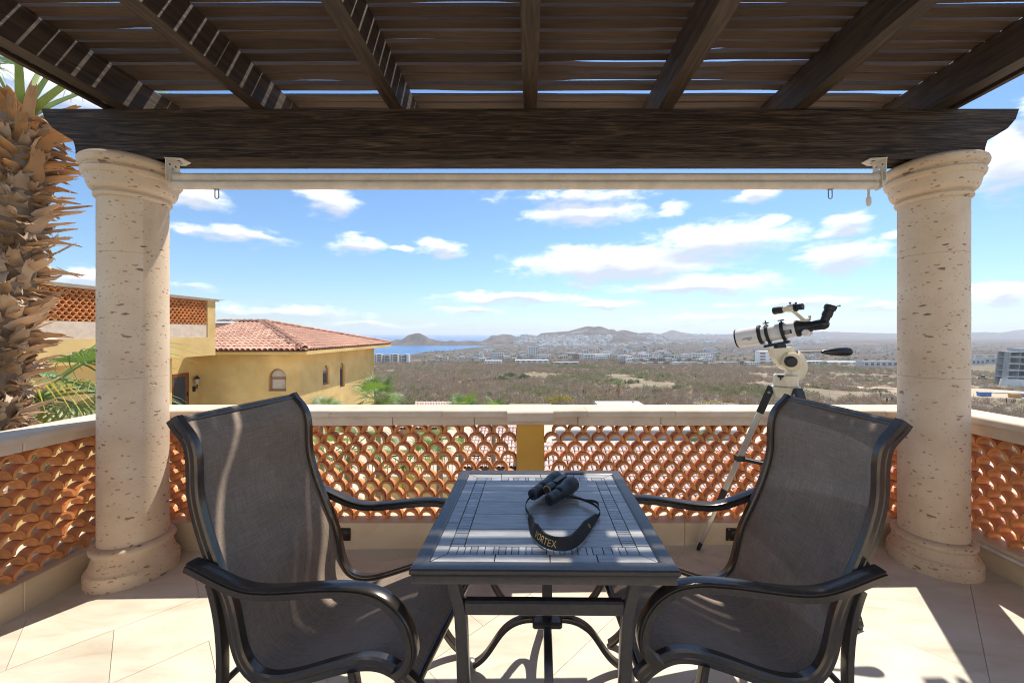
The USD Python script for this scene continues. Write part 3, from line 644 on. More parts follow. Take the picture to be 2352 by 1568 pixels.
# the house the terrace belongs to, behind the viewer
hs = thing('house_wall', 'pale cream house wall behind the terrace', 'wall')
obj('wall', bx(-5, 5, -4.9, -4.52, -5, 3.4), M['house_cream'], hs)
# ---------------------------------------------------------------- awning under the beam
aw = thing('rolled_awning', 'cream roll-up sun shade with two tubes hung under the wooden beam', 'awning')
ya = 2.50
xl, xr = at(397, 420, ya)[0], at(2020, 420, ya)[0]
z_up, z_lo = at(0, 408, ya)[2], at(0, 427, ya)[2]
ru, rl = .031, .0275
obj('roller_tube', lathe((xl + .05, ya + .012, z_up), (xr - .05, ya + .012, z_up), [(0, ru * .9), (.0005, ru), (.9995, ru), (1, ru * .9)], 28), M['awning'], aw, smooth=40)
obj('bottom_bar', lathe((xl + .002, ya - .012, z_lo), (xr - .03, ya - .012, z_lo), [(0, rl * .8), (.001, rl * .95), (.003, rl), (.997, rl), (.999, rl * .95), (1, rl * .8)], 28), M['awning'], aw, smooth=40)
for s, xe in ((1, xl), (-1, xr)):
    # folded steel bracket: a cheek plate with slots and a top flange screwed to the beam
    ch = Polygon([(ya - .045, z_up - .035), (ya + .045, z_up - .035), (ya + .05, BEAMZ - .002), (ya - .05, BEAMZ - .002)])
    for hy, hzz in ((ya - .02, BEAMZ - .03), (ya + .022, BEAMZ - .03), (ya, BEAMZ - .052)):
        ch = ch.difference(affinity.scale(Point(hy, hzz).buffer(.009), 1, .7))
    br = obj('bracket', extr_x(ch, xe - s * .004, xe + s * .001), M['white_metal'], aw)
    fl_ = Polygon([(xe, ya - .06), (xe + s * .10, ya - .045), (xe + s * .10, ya + .02), (xe + s * .03, ya + .06), (xe, ya + .06)]).difference(Point(xe + s * .05, ya - .01).buffer(.013)).difference(Point(xe + s * .03, ya + .025).buffer(.009))
    obj('flange', T(extr(fl_, .004), (0, 0, BEAMZ - .0062)), M['white_metal'], aw)
    obj('end_cap', lathe((xe + s * .001, ya + .012, z_up), (xe + s * .052, ya + .012, z_up), [(0, ru * 1.05), (.35, ru * 1.15), (.6, ru * 1.15), (1, ru * .85)], 24), M['white_metal'], aw, smooth=35)
    obj('cheek', extr_x(Polygon([(ya - .035, z_lo - .02), (ya + .02, z_lo - .024), (ya + .05, z_up + .02), (ya + .03, z_up + .036), (ya - .025, z_up + .036)]), xe - s * .002, xe + s * .012) if True else None, M['white_metal'], aw)
for px in (498, 1907):
    c = at(px, 447, ya - .012); c[2] = z_lo - rl - .030
    a = np.linspace(0, 2 * PI, 22, endpoint=False)
    ring = np.stack([c[0] + .0125 * np.cos(a), np.full(22, c[1]), c[2] + (.017 * np.sign(np.sin(a)) * (abs(np.sin(a)) > .02)) + .0125 * np.sin(a)], 1)
    e = obj('eyelet', sweep(ring, circ(.0033, 8), up=(0, 1, 0), closed=True), M['steel'], aw, smooth=60)
    obj('eyelet_plate', bx(c[0] - .02, c[0] + .02, c[1] - .008, c[1] + .008, z_lo - rl - .002, z_lo - rl + .006, .002), M['steel'], e)
c = at(1995, 450, ya - .012)
obj('crank_hook', lathe((c[0], c[1], z_lo - rl + .004), (c[0], c[1], z_lo - rl - .108), [(0, .0075), (.42, .0072), (.5, .012), (.6, .0145), (.85, .0145), (.95, .010), (1, .005)], 18), M['white_metal'], aw, smooth=40)
# outlets on the curb
for px, nm in ((790, 'behind the left chair'), (1683, 'beside the right chair')):
    c = at(px, 1226, 2.7535)
    ot = thing('wall_outlet', 'small dark bronze outlet plate on the curb, %s' % nm, 'outlet')
    w, h = .048, .045
    obj('cover_plate', bx(c[0] - w, c[0] + w, 2.7475, 2.7545, c[2] - h, c[2] + h, .003), M['outlet'], ot)
    obj('socket', lathe((c[0] + .012, 2.749, c[2]), (c[0] + .012, 2.7415, c[2]), [(0, .026), (.6, .026), (1, .02)], 22), M['outlet'], ot, smooth=30)
    for dz in (-.036, .036):
        obj('screw', lathe((c[0] - .03, 2.748, c[2] + dz), (c[0] - .03, 2.7455, c[2] + dz), [(0, .005), (1, .004)], 10), M['steel'], ot)
# ---------------------------------------------------------------- table
tb = thing('mosaic_table', 'dark metal patio table with a slate coloured tile and mosaic top', 'table', (.048, 1.63, 0), rz=math.radians(-.6))
TW, TD, TZ = .415, .433, .79
# frame of the top: mitred bars with a moulded edge
sec = np.array([(-.0235, -.048), (-.021, -.03), (-.0235, -.022), (-.03, -.014), (-.03, -.004), (-.026, 0), (.012, 0), (.018, -.003), (.0205, -.006), (.0205, -.048)])
ii = .026
rect = [(-TW + ii, -TD + ii), (TW - ii, -TD + ii), (TW - ii, TD - ii), (-TW + ii, TD - ii)]
for i in range(4):
    (xa, ya_), (xb, yb) = rect[i], rect[(i + 1) % 4]
    d = np.array([xb - xa, yb - ya_]); Lb = np.linalg.norm(d); d /= Lb; nrm = np.array([d[1], -d[0]])   # outward
    V, F = [], []
    for end, (px, py) in ((0, (xa, ya_)), (1, (xb, yb))):
        for u, v in sec:
            off = -u                                  # u is measured inwards
            e = off * (1 if end else -1)
            V.append([px + nrm[0] * off + d[0] * e, py + nrm[1] * off + d[1] * e, TZ + v])
    k = len(sec)
    for j in range(k):
        a, b = j, (j + 1) % k
        F += [[a, b, b + k], [a, b + k, a + k]]
    m = trimesh.Trimesh(np.array(V), np.array(F), process=False)
    cap0 = tri2d(sec)
    F2 = np.vstack([F, cap0, cap0[:, ::-1] + k])
    m = trimesh.Trimesh(np.array(V), F2, process=False)
    if m.volume < 0: m.invert()
    obj('top_frame', m, M['bronze_table'], tb, smooth=32)
x0, y0 = TW - .0465, TD - .0465                       # tile field
obj('tile_bed', bx(-x0, x0, -y0, y0, TZ - .03, TZ - .0075), M['joint'], tb)
g = .002; zt0, zt1 = TZ - .0072, TZ - .0045
def flat_tile(poly, name, m_, parent=tb, dz=0.0):
    e = extr(poly, zt1 - zt0); e.apply_translation((0, 0, zt0 + dz)); obj(name, e, m_, parent)
r1x, r1y = x0 - .048, y0 - .045                        # inside of the outer ring
r2x, r2y = r1x - .048, r1y - .045                      # inside of the mosaic band
def ring_tiles():
    for s in (-1, 1):
        cuts = [-x0, -.16, .02, .175, x0] if s < 0 else [-x0, -.2, 0, .17, x0]
        for a, b in zip(cuts[:-1], cuts[1:]):
            la, lb = (max(a, -r1x), min(b, r1x))
            P_ = Polygon([(a, s * y0), (b, s * y0), (lb, s * r1y), (la, s * r1y)]).buffer(-g)
            flat_tile(P_, 'border_tile', M['table_tile'], dz=rng.uniform(-.0004, .0004))
        cuts = [-y0, -.29, -.13, .06, .26, y0]
        for a, b in zip(cuts[:-1], cuts[1:]):
            la, lb = max(a, -r1y), min(b, r1y)
            P_ = Polygon([(s * x0, a), (s * x0, b), (s * r1x, lb), (s * r1x, la)]).buffer(-g)
            flat_tile(P_, 'border_tile', M['table_tile'], dz=rng.uniform(-.0004, .0004))
ring_tiles()
for s in (-1, 1):
    a = -r1x
    while a < r1x - .006:
        b = min(r1x, a + rng.choice([.017, .02, .024, .024, .03, .036, .05]))
        if r1x - b < .012: b = r1x
        flat_tile(sbox(a, s * r1y if s < 0 else r2y, b, -r2y if s < 0 else r1y).buffer(-g * .8), 'mosaic_tile', M['mosaic'], dz=rng.uniform(-.0005, .0005)); a = b
    a = -r2y
    while a < r2y - .006:
        b = min(r2y, a + rng.choice([.013, .016, .02, .024, .03, .036]))
        if r2y - b < .01: b = r2y
        flat_tile(sbox(-r1x if s < 0 else r2x, a, -r2x if s < 0 else r1x, b).buffer(-g * .8), 'mosaic_tile', M['mosaic'], dz=rng.uniform(-.0005, .0005)); a = b
for i in range(5):
    a = -r2y + i * 2 * r2y / 5
    flat_tile(sbox(-r2x, a, r2x, a + 2 * r2y / 5).buffer(-g), 'plank_tile', M['table_tile'], dz=rng.uniform(-.0003, .0003))
# apron and base
bar = rrect(.034, .022, .006)
for s in (-1, 1):
    obj('apron', bx(-TW + .07, TW - .07, s * (TD - .09) - .012, s * (TD - .09) + .012, TZ - .075, TZ - .031, .003), M['bronze_table'], tb)
yf = -TD + .05
for s in (-1, 1):
    P_ = spline([(s * .295, yf, TZ - .05), (s * .288, yf, .70), (s * .272, yf, .64), (s * .264, yf, .55), (s * .258, yf, .3), (s * .27, yf - .01, .06), (s * .275, yf - .012, .0)], 30)
    obj('leg', sweep(P_, rrect(.04, .034, .008), up=(0, 1, 0)), M['bronze_table'], tb, smooth=40)
obj('stretcher', [bx(-.258, .258, yf - .012, yf + .020, .617, .663, .006)], M['bronze_table'], tb)
BO = np.array([.026, .115, 0])
obj('pedestal_post', T(bx(-.022, .022, -.022, .022, .22, TZ - .032, .005), BO), M['bronze_table'], tb)
obj('hub', T(bx(-.065, .065, -.065, .065, .232, .262, .008), BO), M['bronze_table'], tb)
for k, (dx, dy) in enumerate(((-1, 0), (1, 0), (0, -1), (0, 1))):
    L0 = .33
    P_ = [(.045, .236), (.12, .230), (.18, .198), (.23, .138), (.27, .08), (.305, .045), (L0 + .01, .026)]
    P3 = spline([(dx * u, dy * u, z) for u, z in P_], 36) + BO
    lg = obj('foot_arm', sweep(P3, rrect(.036, .024, .007), up=(dy * 1.0, dx * 1.0, 0) if False else (0, 0, 1)), M['bronze_table'], tb, smooth=40)
    c = np.array([dx * (L0 + .012), dy * (L0 + .012), 0]) + BO
    obj('foot_cap', lathe(c + (0, 0, 0.0), c + (0, 0, .052), [(0, .016), (.1, .022), (.6, .022), (.9, .017), (1, .008)], 16), M['steel'], lg, smooth=40)
    if dy != -1:
        Q = spline([(dx * u, dy * u, z) for u, z in [(.05, .258), (.11, .266), (.165, .29), (.215, .345), (.25, .41), (.272, .52), (.28, TZ - .04)]], 30) + BO
        obj('scroll_arm', sweep(Q, rrect(.034, .022, .007), up=(0, 0, 1) if dx == 0 else (0, 0, 1)), M['bronze_table'], tb, smooth=40)
# ---------------------------------------------------------------- sling chairs
PROF = [(-.352, 1.212), (-.318, 1.172), (-.288, 1.138), (-.268, 1.07), (-.264, .96), (-.240, .855), (-.198, .745), (-.150, .645), (-.115, .565), (-.092, .47), (-.068, .395), (-.025, .345), (.06, .331), (.14, .350), (.26, .396), (.38, .436), (.46, .442), (.525, .418), (.585, .37)]
CW = .582
def chair(label, loc, rz, m_rail, mirror):
    ch = thing('sling_chair', label, 'chair', loc, rz)
    C = spline(PROF, 90)
    P3 = lambda l, A: np.stack([A[:, 0], np.full(len(A), l), A[:, 1]], 1)
    railsec = np.array([(-.016, -.022), (.016, -.022), (.0165, -.006), (.0135, -.003), (.0165, .0), (.0165, .016), (.011, .0225), (-.011, .0225), (-.0165, .016), (-.0165, 0), (-.0135, -.003), (-.0165, -.006)])
    tang = np.gradient(C, axis=0); tang /= np.linalg.norm(tang, axis=1, keepdims=True)
    nrm = np.stack([-tang[:, 1], tang[:, 0]], 1)       # to the sitter's side
    nrm = -nrm if nrm[10, 0] < 0 else nrm
    for s in (-1, 1):
        P_ = P3(s * (CW / 2 - .016), C)
        sec_ = railsec[:, ::1]
        m = sweep(P_, np.stack([sec_[:, 1], sec_[:, 0]], 1), up=(0, 1, 0))
        obj('side_rail', m, M['bronze'], ch, smooth=30)
    # top and front bars
    for (u, z), r in ((C[1], .0125), (C[-2], .014)):
        w = CW / 2 - .02
        bow = .0
        P_ = np.array([(u + .002, -w, z), (u - bow * .7, -w * .5, z + bow), (u - bow, 0, z + bow * 1.3), (u - bow * .7, w * .5, z + bow), (u + .002, w, z)])
        obj('cross_bar', sweep(spline(P_, 18), circ(r, 12, r * 1.15)), M['bronze'], ch, smooth=50)
    # sling: one length of fabric from the top bar down to the seat front, hollowed slightly across
    ws = np.linspace(-CW / 2 + .03, CW / 2 - .03, 15)
    A = C[0:-1]; An = nrm[0:-1]; V = []
    for i, (c, n_) in enumerate(zip(A, An)):
        for w in ws:
            f = 1 - (2 * w / CW) ** 2
            d = .010 - .028 * f * min(1, i / 8, (len(A) - 1 - i) / 6)
            V.append([c[0] + n_[0] * d, w, c[1] + n_[1] * d])
    V = np.array(V); k = len(ws); n = len(A)
    V2 = np.vstack([V, V - np.repeat(np.stack([An[:, 0], 0 * An[:, 0], An[:, 1]], 1), k, 0) * .003])
    F = []
    for i in range(n - 1):
        for j in range(k - 1):
            a = i * k + j
            F += [[a, a + 1, a + k + 1], [a, a + k + 1, a + k]]
    F = np.array(F); F = np.vstack([F, F[:, ::-1] + n * k])
    sm = trimesh.Trimesh(V2, F, process=False)
    if (sm.face_normals[:len(F) // 2] @ np.array([.5, 0, .9])).mean() < 0: sm = trimesh.Trimesh(V2, F[:, ::-1], process=False)
    sl = obj('sling', sm, M['sling'], ch, smooth=True)
    for s in (-1, 1):
        P_ = np.stack([A[:, 0] + An[:, 0] * .011, np.full(n, s * (CW / 2 - .033)), A[:, 1] + An[:, 1] * .011], 1)
        obj('welt', sweep(P_, circ(.0042, 8), up=(0, 1, 0)), M['welt'], sl, smooth=60)
    # arms: a flat bar that curls over and returns to the seat rail
    ARM = [(-.222, .728), (-.11, .690), (0, .664), (.10, .668), (.24, .690), (.37, .706), (.45, .702), (.52, .672), (.566, .618), (.586, .555), (.58, .505), (.555, .465), (.52, .436)]
    a2 = spline(ARM, 70)
    for s in (-1, 1):
        t = np.linspace(0, 1, 70)
        lat = s * (CW / 2 + .033 - np.clip((t - .82) / .18, 0, 1) ** 1.5 * .022)
        P_ = np.stack([a2[:, 0], lat, a2[:, 1]], 1)
        sc_ = np.ones(70)
        asec = np.array([(-.0155, -.026), (.004, -.026), (.006, -.020), (.009, -.020), (.0125, -.0235), (.0155, -.018), (.0165, 0), (.0155, .018), (.0125, .0235), (.009, .020), (.006, .020), (.004, .026), (-.0155, .026)])
        # widens along the flat, narrows where it curls down
        wsc = 1 - .22 * np.clip((t - .55) / .25, 0, 1)
        tan = np.gradient(P_, axis=0); tan /= np.linalg.norm(tan, axis=1, keepdims=True)
        V, F = [], []
        up_ = np.cross(np.array([0, 1.0, 0]), tan) * -1
        if up_[5, 2] < 0: up_ = -up_
        for p_, u_, w_ in zip(P_, up_, wsc):
            for v, b in asec:
                V.append(p_ + u_ * v + np.array([0, 1, 0]) * b * w_)
        kk = len(asec)
        for i in range(69):
            for j in range(kk):
                p, q, r, s2 = i * kk + j, i * kk + (j + 1) % kk, (i + 1) * kk + (j + 1) % kk, (i + 1) * kk + j
                F += [[p, q, r], [p, r, s2]]
        tri = tri2d(asec)
        F = np.vstack([F, tri, tri[:, ::-1] + 69 * kk])
        m = trimesh.Trimesh(np.array(V), F, process=False)
        if m.volume < 0: m.invert()
        obj('armrest', m, M['bronze'], ch, smooth=30)
    # legs
    lsec = rrect(.030, .044, .007)
    for s in (-1, 1):
        y_ = s * (CW / 2 - .004)
        B = spline([(-.185, y_, .645), (-.158, y_, .56), (-.142, y_, .46), (-.138, y_, .34), (-.15, y_, .18), (-.19, y_, .0)], 30)
        obj('leg', sweep(B, rrect(.026, .034, .006), up=(0, 1, 0)), M['bronze'], ch, smooth=40)
        Fp = spline([(.36, y_, .418), (.375, y_, .33), (.405, y_ * 1.03, .2), (.46, y_ * 1.06, .08), (.53, y_ * 1.08, .012)], 30)
        obj('leg', sweep(Fp, rrect(.026, .034, .006), up=(0, 1, 0)), M['bronze'], ch, smooth=40)
    obj('seat_brace', [tube((.12, -CW / 2 + .02, .285), (.12, CW / 2 - .02, .285), .011), tube((-.135, -CW / 2 + .01, .30), (-.135, CW / 2 - .01, .30), .011)], M['bronze'], ch, smooth=40)
    return ch
chair('brown mesh sling armchair facing right, its back to the left column', (-.893, 1.616, 0), -.161, None, 1)
chair('brown mesh sling armchair facing left, between the table and the right column', (.929, 1.601, 0), PI + .05, None, -1)
# ---------------------------------------------------------------- binoculars on the table
bn = thing('binoculars', 'black binoculars lying on the tiled table top inside the loop of their strap', 'binoculars')
def dpt(x, y, z):
    px, py = (1280 + x / 6.27) * .91875, (1150 + y / 6.27) * .91875
    Y = (EYE - z) * FPX / (py - HOR); return np.array([(px - CX) * Y / FPX, Y, z])
eL, eR = dpt(352, 520, TZ + .034), dpt(618, 600, TZ + .034)
oL, oR = dpt(715, 280, TZ + .036), dpt(950, 362, TZ + .036)
def barrel(e, o_):
    return lathe(e, o_, [(t, r * .88) for t, r in [(0, .024), (.04, .029), (.20, .029), (.22, .026), (.26, .0255), (.30, .031), (.34, .033), (.52, .033), (.62, .034), (.72, .039), (.80, .0405), (.97, .0405), (1, .038)]], 28)
for e, o_ in ((eL, oL), (eR, oR)):
    b = obj('barrel', barrel(e, o_), M['black_rubber'], bn, smooth=35)
    d = (o_ - e) / np.linalg.norm(o_ - e)
    obj('eyecup', lathe(e - d * .018, e + d * .012, [(0, .0185), (.08, .0235), (.9, .0245), (1, .0225)], 26), M['black_rubber'], b, smooth=40)
    obj('eyepiece_lens', lathe(e - d * .0188, e - d * .0182, [(0, .0125), (1, .0125)], 20), M['dark_glass'], b)
    obj('objective_lens', lathe(o_ + d * .0005, o_ + d * .001, [(0, .028), (1, .028)], 22), M['dark_glass'], b)
dm = ((oL + oR) / 2 - (eL + eR) / 2); dm /= np.linalg.norm(dm); mid0 = (eL + eR) / 2
lat_ = (eR - eL) / np.linalg.norm(eR - eL)
import itertools
def hull(pts): return trimesh.convex.convex_hull(np.array(pts))
obj('bridge', hull([mid0 + dm * t + lat_ * u * .03 + np.array([0, 0, z]) for t in (.075, .19) for u in (-1, 1) for z in (-.014, .020)]), M['black_rubber'], bn)
obj('hinge_cover', hull([mid0 + dm * t + lat_ * u * .012 + np.array([0, 0, z]) for t in (.10, .20) for u in (-1, 1) for z in (.018, .030)]), M['black_rubber'], bn)
fk = obj('focus_wheel', lathe(mid0 + dm * .035 + (0, 0, .014), mid0 + dm * .085 + (0, 0, .014), [(0, .019), (.05, .021), (.95, .021), (1, .019)], 28), M['black_rubber'], bn, smooth=30)
obj('gold_ring', lathe(mid0 + dm * .0335 + (0, 0, .014), mid0 + dm * .0352 + (0, 0, .014), [(0, .0165), (1, .0185)], 28), M['gold'], fk)
obj('wheel_face', lathe(mid0 + dm * .0325 + (0, 0, .014), mid0 + dm * .0336 + (0, 0, .014), [(0, .0148), (1, .0150)], 28), M['black_rubber'], fk)
# neck strap: narrow webbing from the lugs, a broad padded band in front, standing on edge
Z0 = TZ - .003
pad_px = [(258, 900), (280, 1040), (330, 1180), (415, 1290), (540, 1372), (700, 1412), (850, 1412), (985, 1365), (1095, 1275), (1205, 1130), (1300, 980), (1350, 895)]
pad = spline([dpt(x, y, Z0 + .004) for x, y in pad_px], 60)
tanp = np.gradient(pad, axis=0); tanp /= np.linalg.norm(tanp, axis=1, keepdims=True)
outw = np.cross(tanp, [0, 0, 1]); outw /= np.linalg.norm(outw, axis=1, keepdims=True)
cen = pad.mean(0)
if ((pad - cen) * outw)[:, :2].sum() < 0: outw = -outw
t_ = np.linspace(0, 1, 60)
hh = .016 + .024 * np.clip(np.sin(PI * np.clip(t_, .0, 1)) * 1.6, 0, 1)
def band(path, out, h, thick, lean, base_extra=None):
    V = []
    for p_, o_, h_ in zip(path, out, h):
        u = np.array([-o_[0] * lean, -o_[1] * lean, 1.0]); u /= np.linalg.norm(u)
        th = o_ * thick / 2
        V += [p_ - th, p_ + th, p_ + th * 1.5 + u * h_ * .5, p_ + th + u * h_, p_ - th + u * h_, p_ - th * 1.5 + u * h_ * .5]
    V = np.array(V); F = []; n = len(path); k = 6
    for i in range(n - 1):
        for j in range(k):
            p, q, r, s = i * k + j, i * k + (j + 1) % k, (i + 1) * k + (j + 1) % k, (i + 1) * k + j
            F += [[p, q, r], [p, r, s]]
    e = (n - 1) * k
    for j in range(1, k - 1): F += [[0, j + 1, j], [e, e + j, e + j + 1]]
    m = trimesh.Trimesh(V, np.array(F), process=False)
    if m.volume < 0: m.invert()
    return m
LEAN = .55
st = obj('neck_strap', band(pad, outw, hh, .006, LEAN), M['black_webbing'], bn, smooth=50)
def webbing(px, zs, name='webbing', w=.011):
    P_ = spline([dpt(x, y, Z0 + z) for (x, y), z in zip(px, zs)], 24)
    ta = np.gradient(P_, axis=0); ou = np.cross(ta, [0, 0, 1]); ou /= np.linalg.norm(ou, axis=1, keepdims=True)
    obj(name, band(P_, ou, np.full(24, w), .0022, .15), M['black_webbing'], st, smooth=50)
webbing([(300, 590), (245, 640), (212, 720), (225, 800), (262, 910)], [.022, .018, .008, .005, .005])
webbing([(1345, 900), (1378, 860), (1375, 800), (1330, 745), (1180, 660), (1010, 605), (850, 590)], [.006, .008, .010, .012, .012, .012, .018])
webbing([(1060, 610), (1200, 650), (1345, 700), (1352, 735)], [.014, .018, .022, .018], w=.010)
def on_band(text, t0, height, name):
    tm_ = meshkit.text_mesh(text, height, .0006)
    s_ = np.r_[0, np.cumsum(np.linalg.norm(np.diff(pad, axis=0), axis=1))]; s_ /= 1.0
    sv_ = s_[-1] * t0 + tm_.vertices[:, 0]
    V = []
    for sx_, v, dpt_ in zip(sv_, tm_.vertices[:, 1], tm_.vertices[:, 2]):
        c = np.array([np.interp(sx_, s_, pad[:, i]) for i in range(3)]); o_ = np.array([np.interp(sx_, s_, outw[:, i]) for i in range(3)]); o_ /= np.linalg.norm(o_)
        h_ = np.interp(sx_, s_, hh)
        u = np.array([-o_[0] * LEAN, -o_[1] * LEAN, 1.0]); u /= np.linalg.norm(u)
        f = h_ * .5 - height * .5 + v
        bul = .003 + .0015 * (1 - abs(2 * f / h_ - 1))
        V.append(c + u * f + o_ * (bul + .0006 + dpt_))
    obj(name, trimesh.Trimesh(np.array(V), tm_.faces, process=False), M['gold'], st)
on_band('VORTEX', .262, .0205, 'lettering')
on_band('B', .80, .015, 'emblem')
# ---------------------------------------------------------------- telescope on its tripod
tsx = thing('telescope', 'white refractor telescope on a cream tripod standing behind the right chair', 'telescope')
A = at(1693, 778, 2.56); B = at(1868, 748, 2.28)         # objective end, focuser end
ax = (B - A) / np.linalg.norm(B - A); LT = np.linalg.norm(B - A)
def along(d, off=(0, 0, 0)): return A + ax * d + np.array(off)
upv = np.array([0, 0, 1.0]) - ax * ax[2]; upv /= np.linalg.norm(upv)
sdv = np.cross(ax, upv)                                   # points to one side
if sdv[1] > 0: sdv = -sdv                                 # towards the viewer
RT = .0485
k_ = LT
dew = obj('dew_shield', lathe(along(0), along(.135), [(0, .058), (.02, .0595), (.98, .0595), (1, .058)], 40), M['scope_white'], tsx, smooth=35)
obj('front_rim', lathe(along(-.004), along(.006), [(0, .056), (.2, .0615), (.9, .0615), (1, .0605)], 40), M['black_rubber'], dew, smooth=35)
obj('rear_rim', lathe(along(.131), along(.150), [(0, .061), (.1, .0625), (.8, .0625), (1, .054)], 40), M['black_rubber'], dew, smooth=35)
obj('lens', lathe(along(.014), along(.018), [(0, .05), (1, .05)], 32), M['dark_glass'], dew)
TE = .336
obj('main_tube', lathe(along(.13), along(TE), [(0, RT), (1, RT)], 40), M['scope_white'], tsx, smooth=40)
for d in (.172, .255):
    rg = obj('tube_ring', lathe(along(d), along(d + .019), [(0, RT + .0005), (.05, RT + .0075), (.95, RT + .0075), (1, RT + .0005)], 40), M['black_rubber'], tsx, smooth=30)
    c = along(d + .0095)
    obj('ring_hinge', hull([c + sdv * (RT + .005 + u) + ax * v + upv * w for u in (0, .010) for v in (-.008, .008) for w in (-.012, .012)]), M['black_rubber'], rg)
    obj('ring_knob', [lathe(c + upv * (RT + .004), c + upv * (RT + .016), [(0, .004), (1, .004)], 10), lathe(c + upv * (RT + .015), c + upv * (RT + .022), [(0, .014), (.2, .018), (.8, .018), (1, .012)], 18)] + ([lathe(c + upv * (RT + .022), c + upv * (RT + .036), [(0, .004), (1, .003)], 10)] if d < .2 else []), M['black_rubber'], rg, smooth=40)
    obj('ring_foot', hull([c - upv * (RT + .004 + u) + ax * v + sdv * w for u in (-.008, .022) for v in (-.009, .009) for w in (-.014, .014)]), M['black_rubber'], rg)
bar0, bar1 = along(.145) - upv * (RT + .028), along(.285) - upv * (RT + .022)
obj('mounting_bar', hull([p + upv * u + sdv * w for p in (bar0, bar1) for u in (-.008, .008) for w in (-.016, .016)]), M['black_rubber'], tsx)
foc = obj('focuser', lathe(along(TE - .005), along(TE + .098), [(0, RT + .0015), (.14, RT + .0015), (.24, .042), (.45, .036), (.6, .033), (.75, .032), (.78, .027), (1, .027)], 30), M['black_rubber'], tsx, smooth=35)
cf = along(TE + .045) - upv * .034
for s in (1, -1):
    obj('focus_knob', lathe(cf + sdv * s * .026, cf + sdv * s * .062, [(0, .017), (.15, .0205), (.8, .0205), (1, .014)], 24), M['scope_white'], foc, smooth=35)
obj('knob_shaft', tube(cf - sdv * .03, cf + sdv * .03, .006), M['steel'], foc)
dg = along(TE + .128)
dia = obj('star_diagonal', [ball(dg, .032, 2, (1, 1, 1)), lathe(along(TE + .085), along(TE + .115), [(0, .029), (1, .030)], 26)], M['black_gloss'], tsx, smooth=40)
ed = upv * .88 + ax * .42 + np.array([.12, 0, 0]); ed /= np.linalg.norm(ed)
ey = obj('eyepiece', lathe(dg + ed * .018, dg + ed * .115, [(0, .022), (.3, .022), (.31, .026), (.55, .026), (.56, .0245), (.70, .0245), (.71, .030), (.93, .031), (1, .027)], 28), M['black_rubber'], tsx, smooth=30)
obj('eye_lens', lathe(dg + ed * .1152, dg + ed * .116, [(0, .013), (1, .013)], 18), M['dark_glass'], ey)
obj('set_screw', [tube(dg + ed * .1 + ax * .026, dg + ed * .1 + ax * .046, .003), lathe(dg + ed * .1 + ax * .042, dg + ed * .1 + ax * .048, [(0, .006), (1, .005)], 10)], M['steel'], ey)
# finder scope
f0, f1 = at(1777, 714, 2.43), at(1829, 706, 2.32)
fd = obj('finder_scope', lathe(f0 + (f1 - f0) * .42, f0 + (f1 - f0) * 1.0, [(0, .0175), (.2, .018), (.55, .023), (.9, .023), (1, .02)], 24), M['scope_cream'], tsx, smooth=35)
obj('finder_objective', lathe(f0, f0 + (f1 - f0) * .46, [(0, .021), (.06, .0235), (.75, .0225), (.95, .0205), (1, .0175)], 24), M['black_rubber'], fd, smooth=30)
obj('finder_eyepiece', lathe(f0 + (f1 - f0) * .93, f0 + (f1 - f0) * 1.28, [(0, .024), (.25, .024), (.3, .018), (.7, .0185), (1, .019)], 22), M['black_rubber'], fd, smooth=30)
for u in (-.35, .35):
    c = f0 + (f1 - f0) * .86
    obj('finder_screw', lathe(c + np.array([u * .05, 0, .02]), c + np.array([u * .05, 0, .034]), [(0, .003), (.5, .003), (.55, .006), (1, .006)], 10), M['black_rubber'], fd)
foot = along(TE + .045) + upv * .04
top_ = f0 + (f1 - f0) * .88 - np.array([0, 0, .02])
obj('finder_bracket', hull([p + sdv * w + ax * v for p in (foot, top_) for w in (-.008, .008) for v in (-.011, .011)]), M['scope_cream'], tsx)
obj('bracket_foot', [hull([foot - upv * u + ax * v + sdv * w for u in (-.006, .014) for v in (-.03, .026) for w in (-.012, .012)]), lathe(foot + ax * .03 - upv * .004, foot + ax * .03 + upv * .022, [(0, .004), (.6, .004), (.65, .008), (1, .008)], 12)], M['scope_cream'], tsx)
# label plate and maker's name on the tube, printed upside down
def on_tube(mesh_, d0, ang0, r, flip=True):
    V = []
    for x, y_, z in mesh_.vertices:
        d = d0 + (-x if flip else x); a = ang0 + (-y_ if flip else y_) / r
        V.append(A + ax * d + (upv * math.sin(a) + sdv * math.cos(a)) * (r + z))
    return trimesh.Trimesh(np.array(V), mesh_.faces, process=False)
tx = meshkit.text_mesh('Gskyer', .013, .0005)
obj('lettering', on_tube(tx, .102, math.radians(-6), .0597), M['iron'], dew)
star = Polygon([(.006 * (1 if i % 2 == 0 else .45) * math.cos(i * PI / 4), .006 * (1 if i % 2 == 0 else .45) * math.sin(i * PI / 4)) for i in range(8)])
obj('emblem', on_tube(extr(star.union(sbox(-.009, -.001, .009, .001)), .0005), .082, math.radians(-22), .0597), M['iron'], dew)
pl = trimesh.creation.box((.045, .024, .0012)); pl = pl.subdivide().subdivide(); pl.apply_translation((0, 0, .0006))
lp = obj('label_plate', on_tube(pl, TE - .045, math.radians(-15), RT), M['iron'], tsx)
for k in range(3):
    ln = T(trimesh.creation.box((.030 - .006 * (k % 2), .0022, .0006)).subdivide(), (0, .006 - k * .006, .0016))
    obj('label_line', on_tube(ln, TE - .045, math.radians(-15), RT), M['scope_white'], lp)
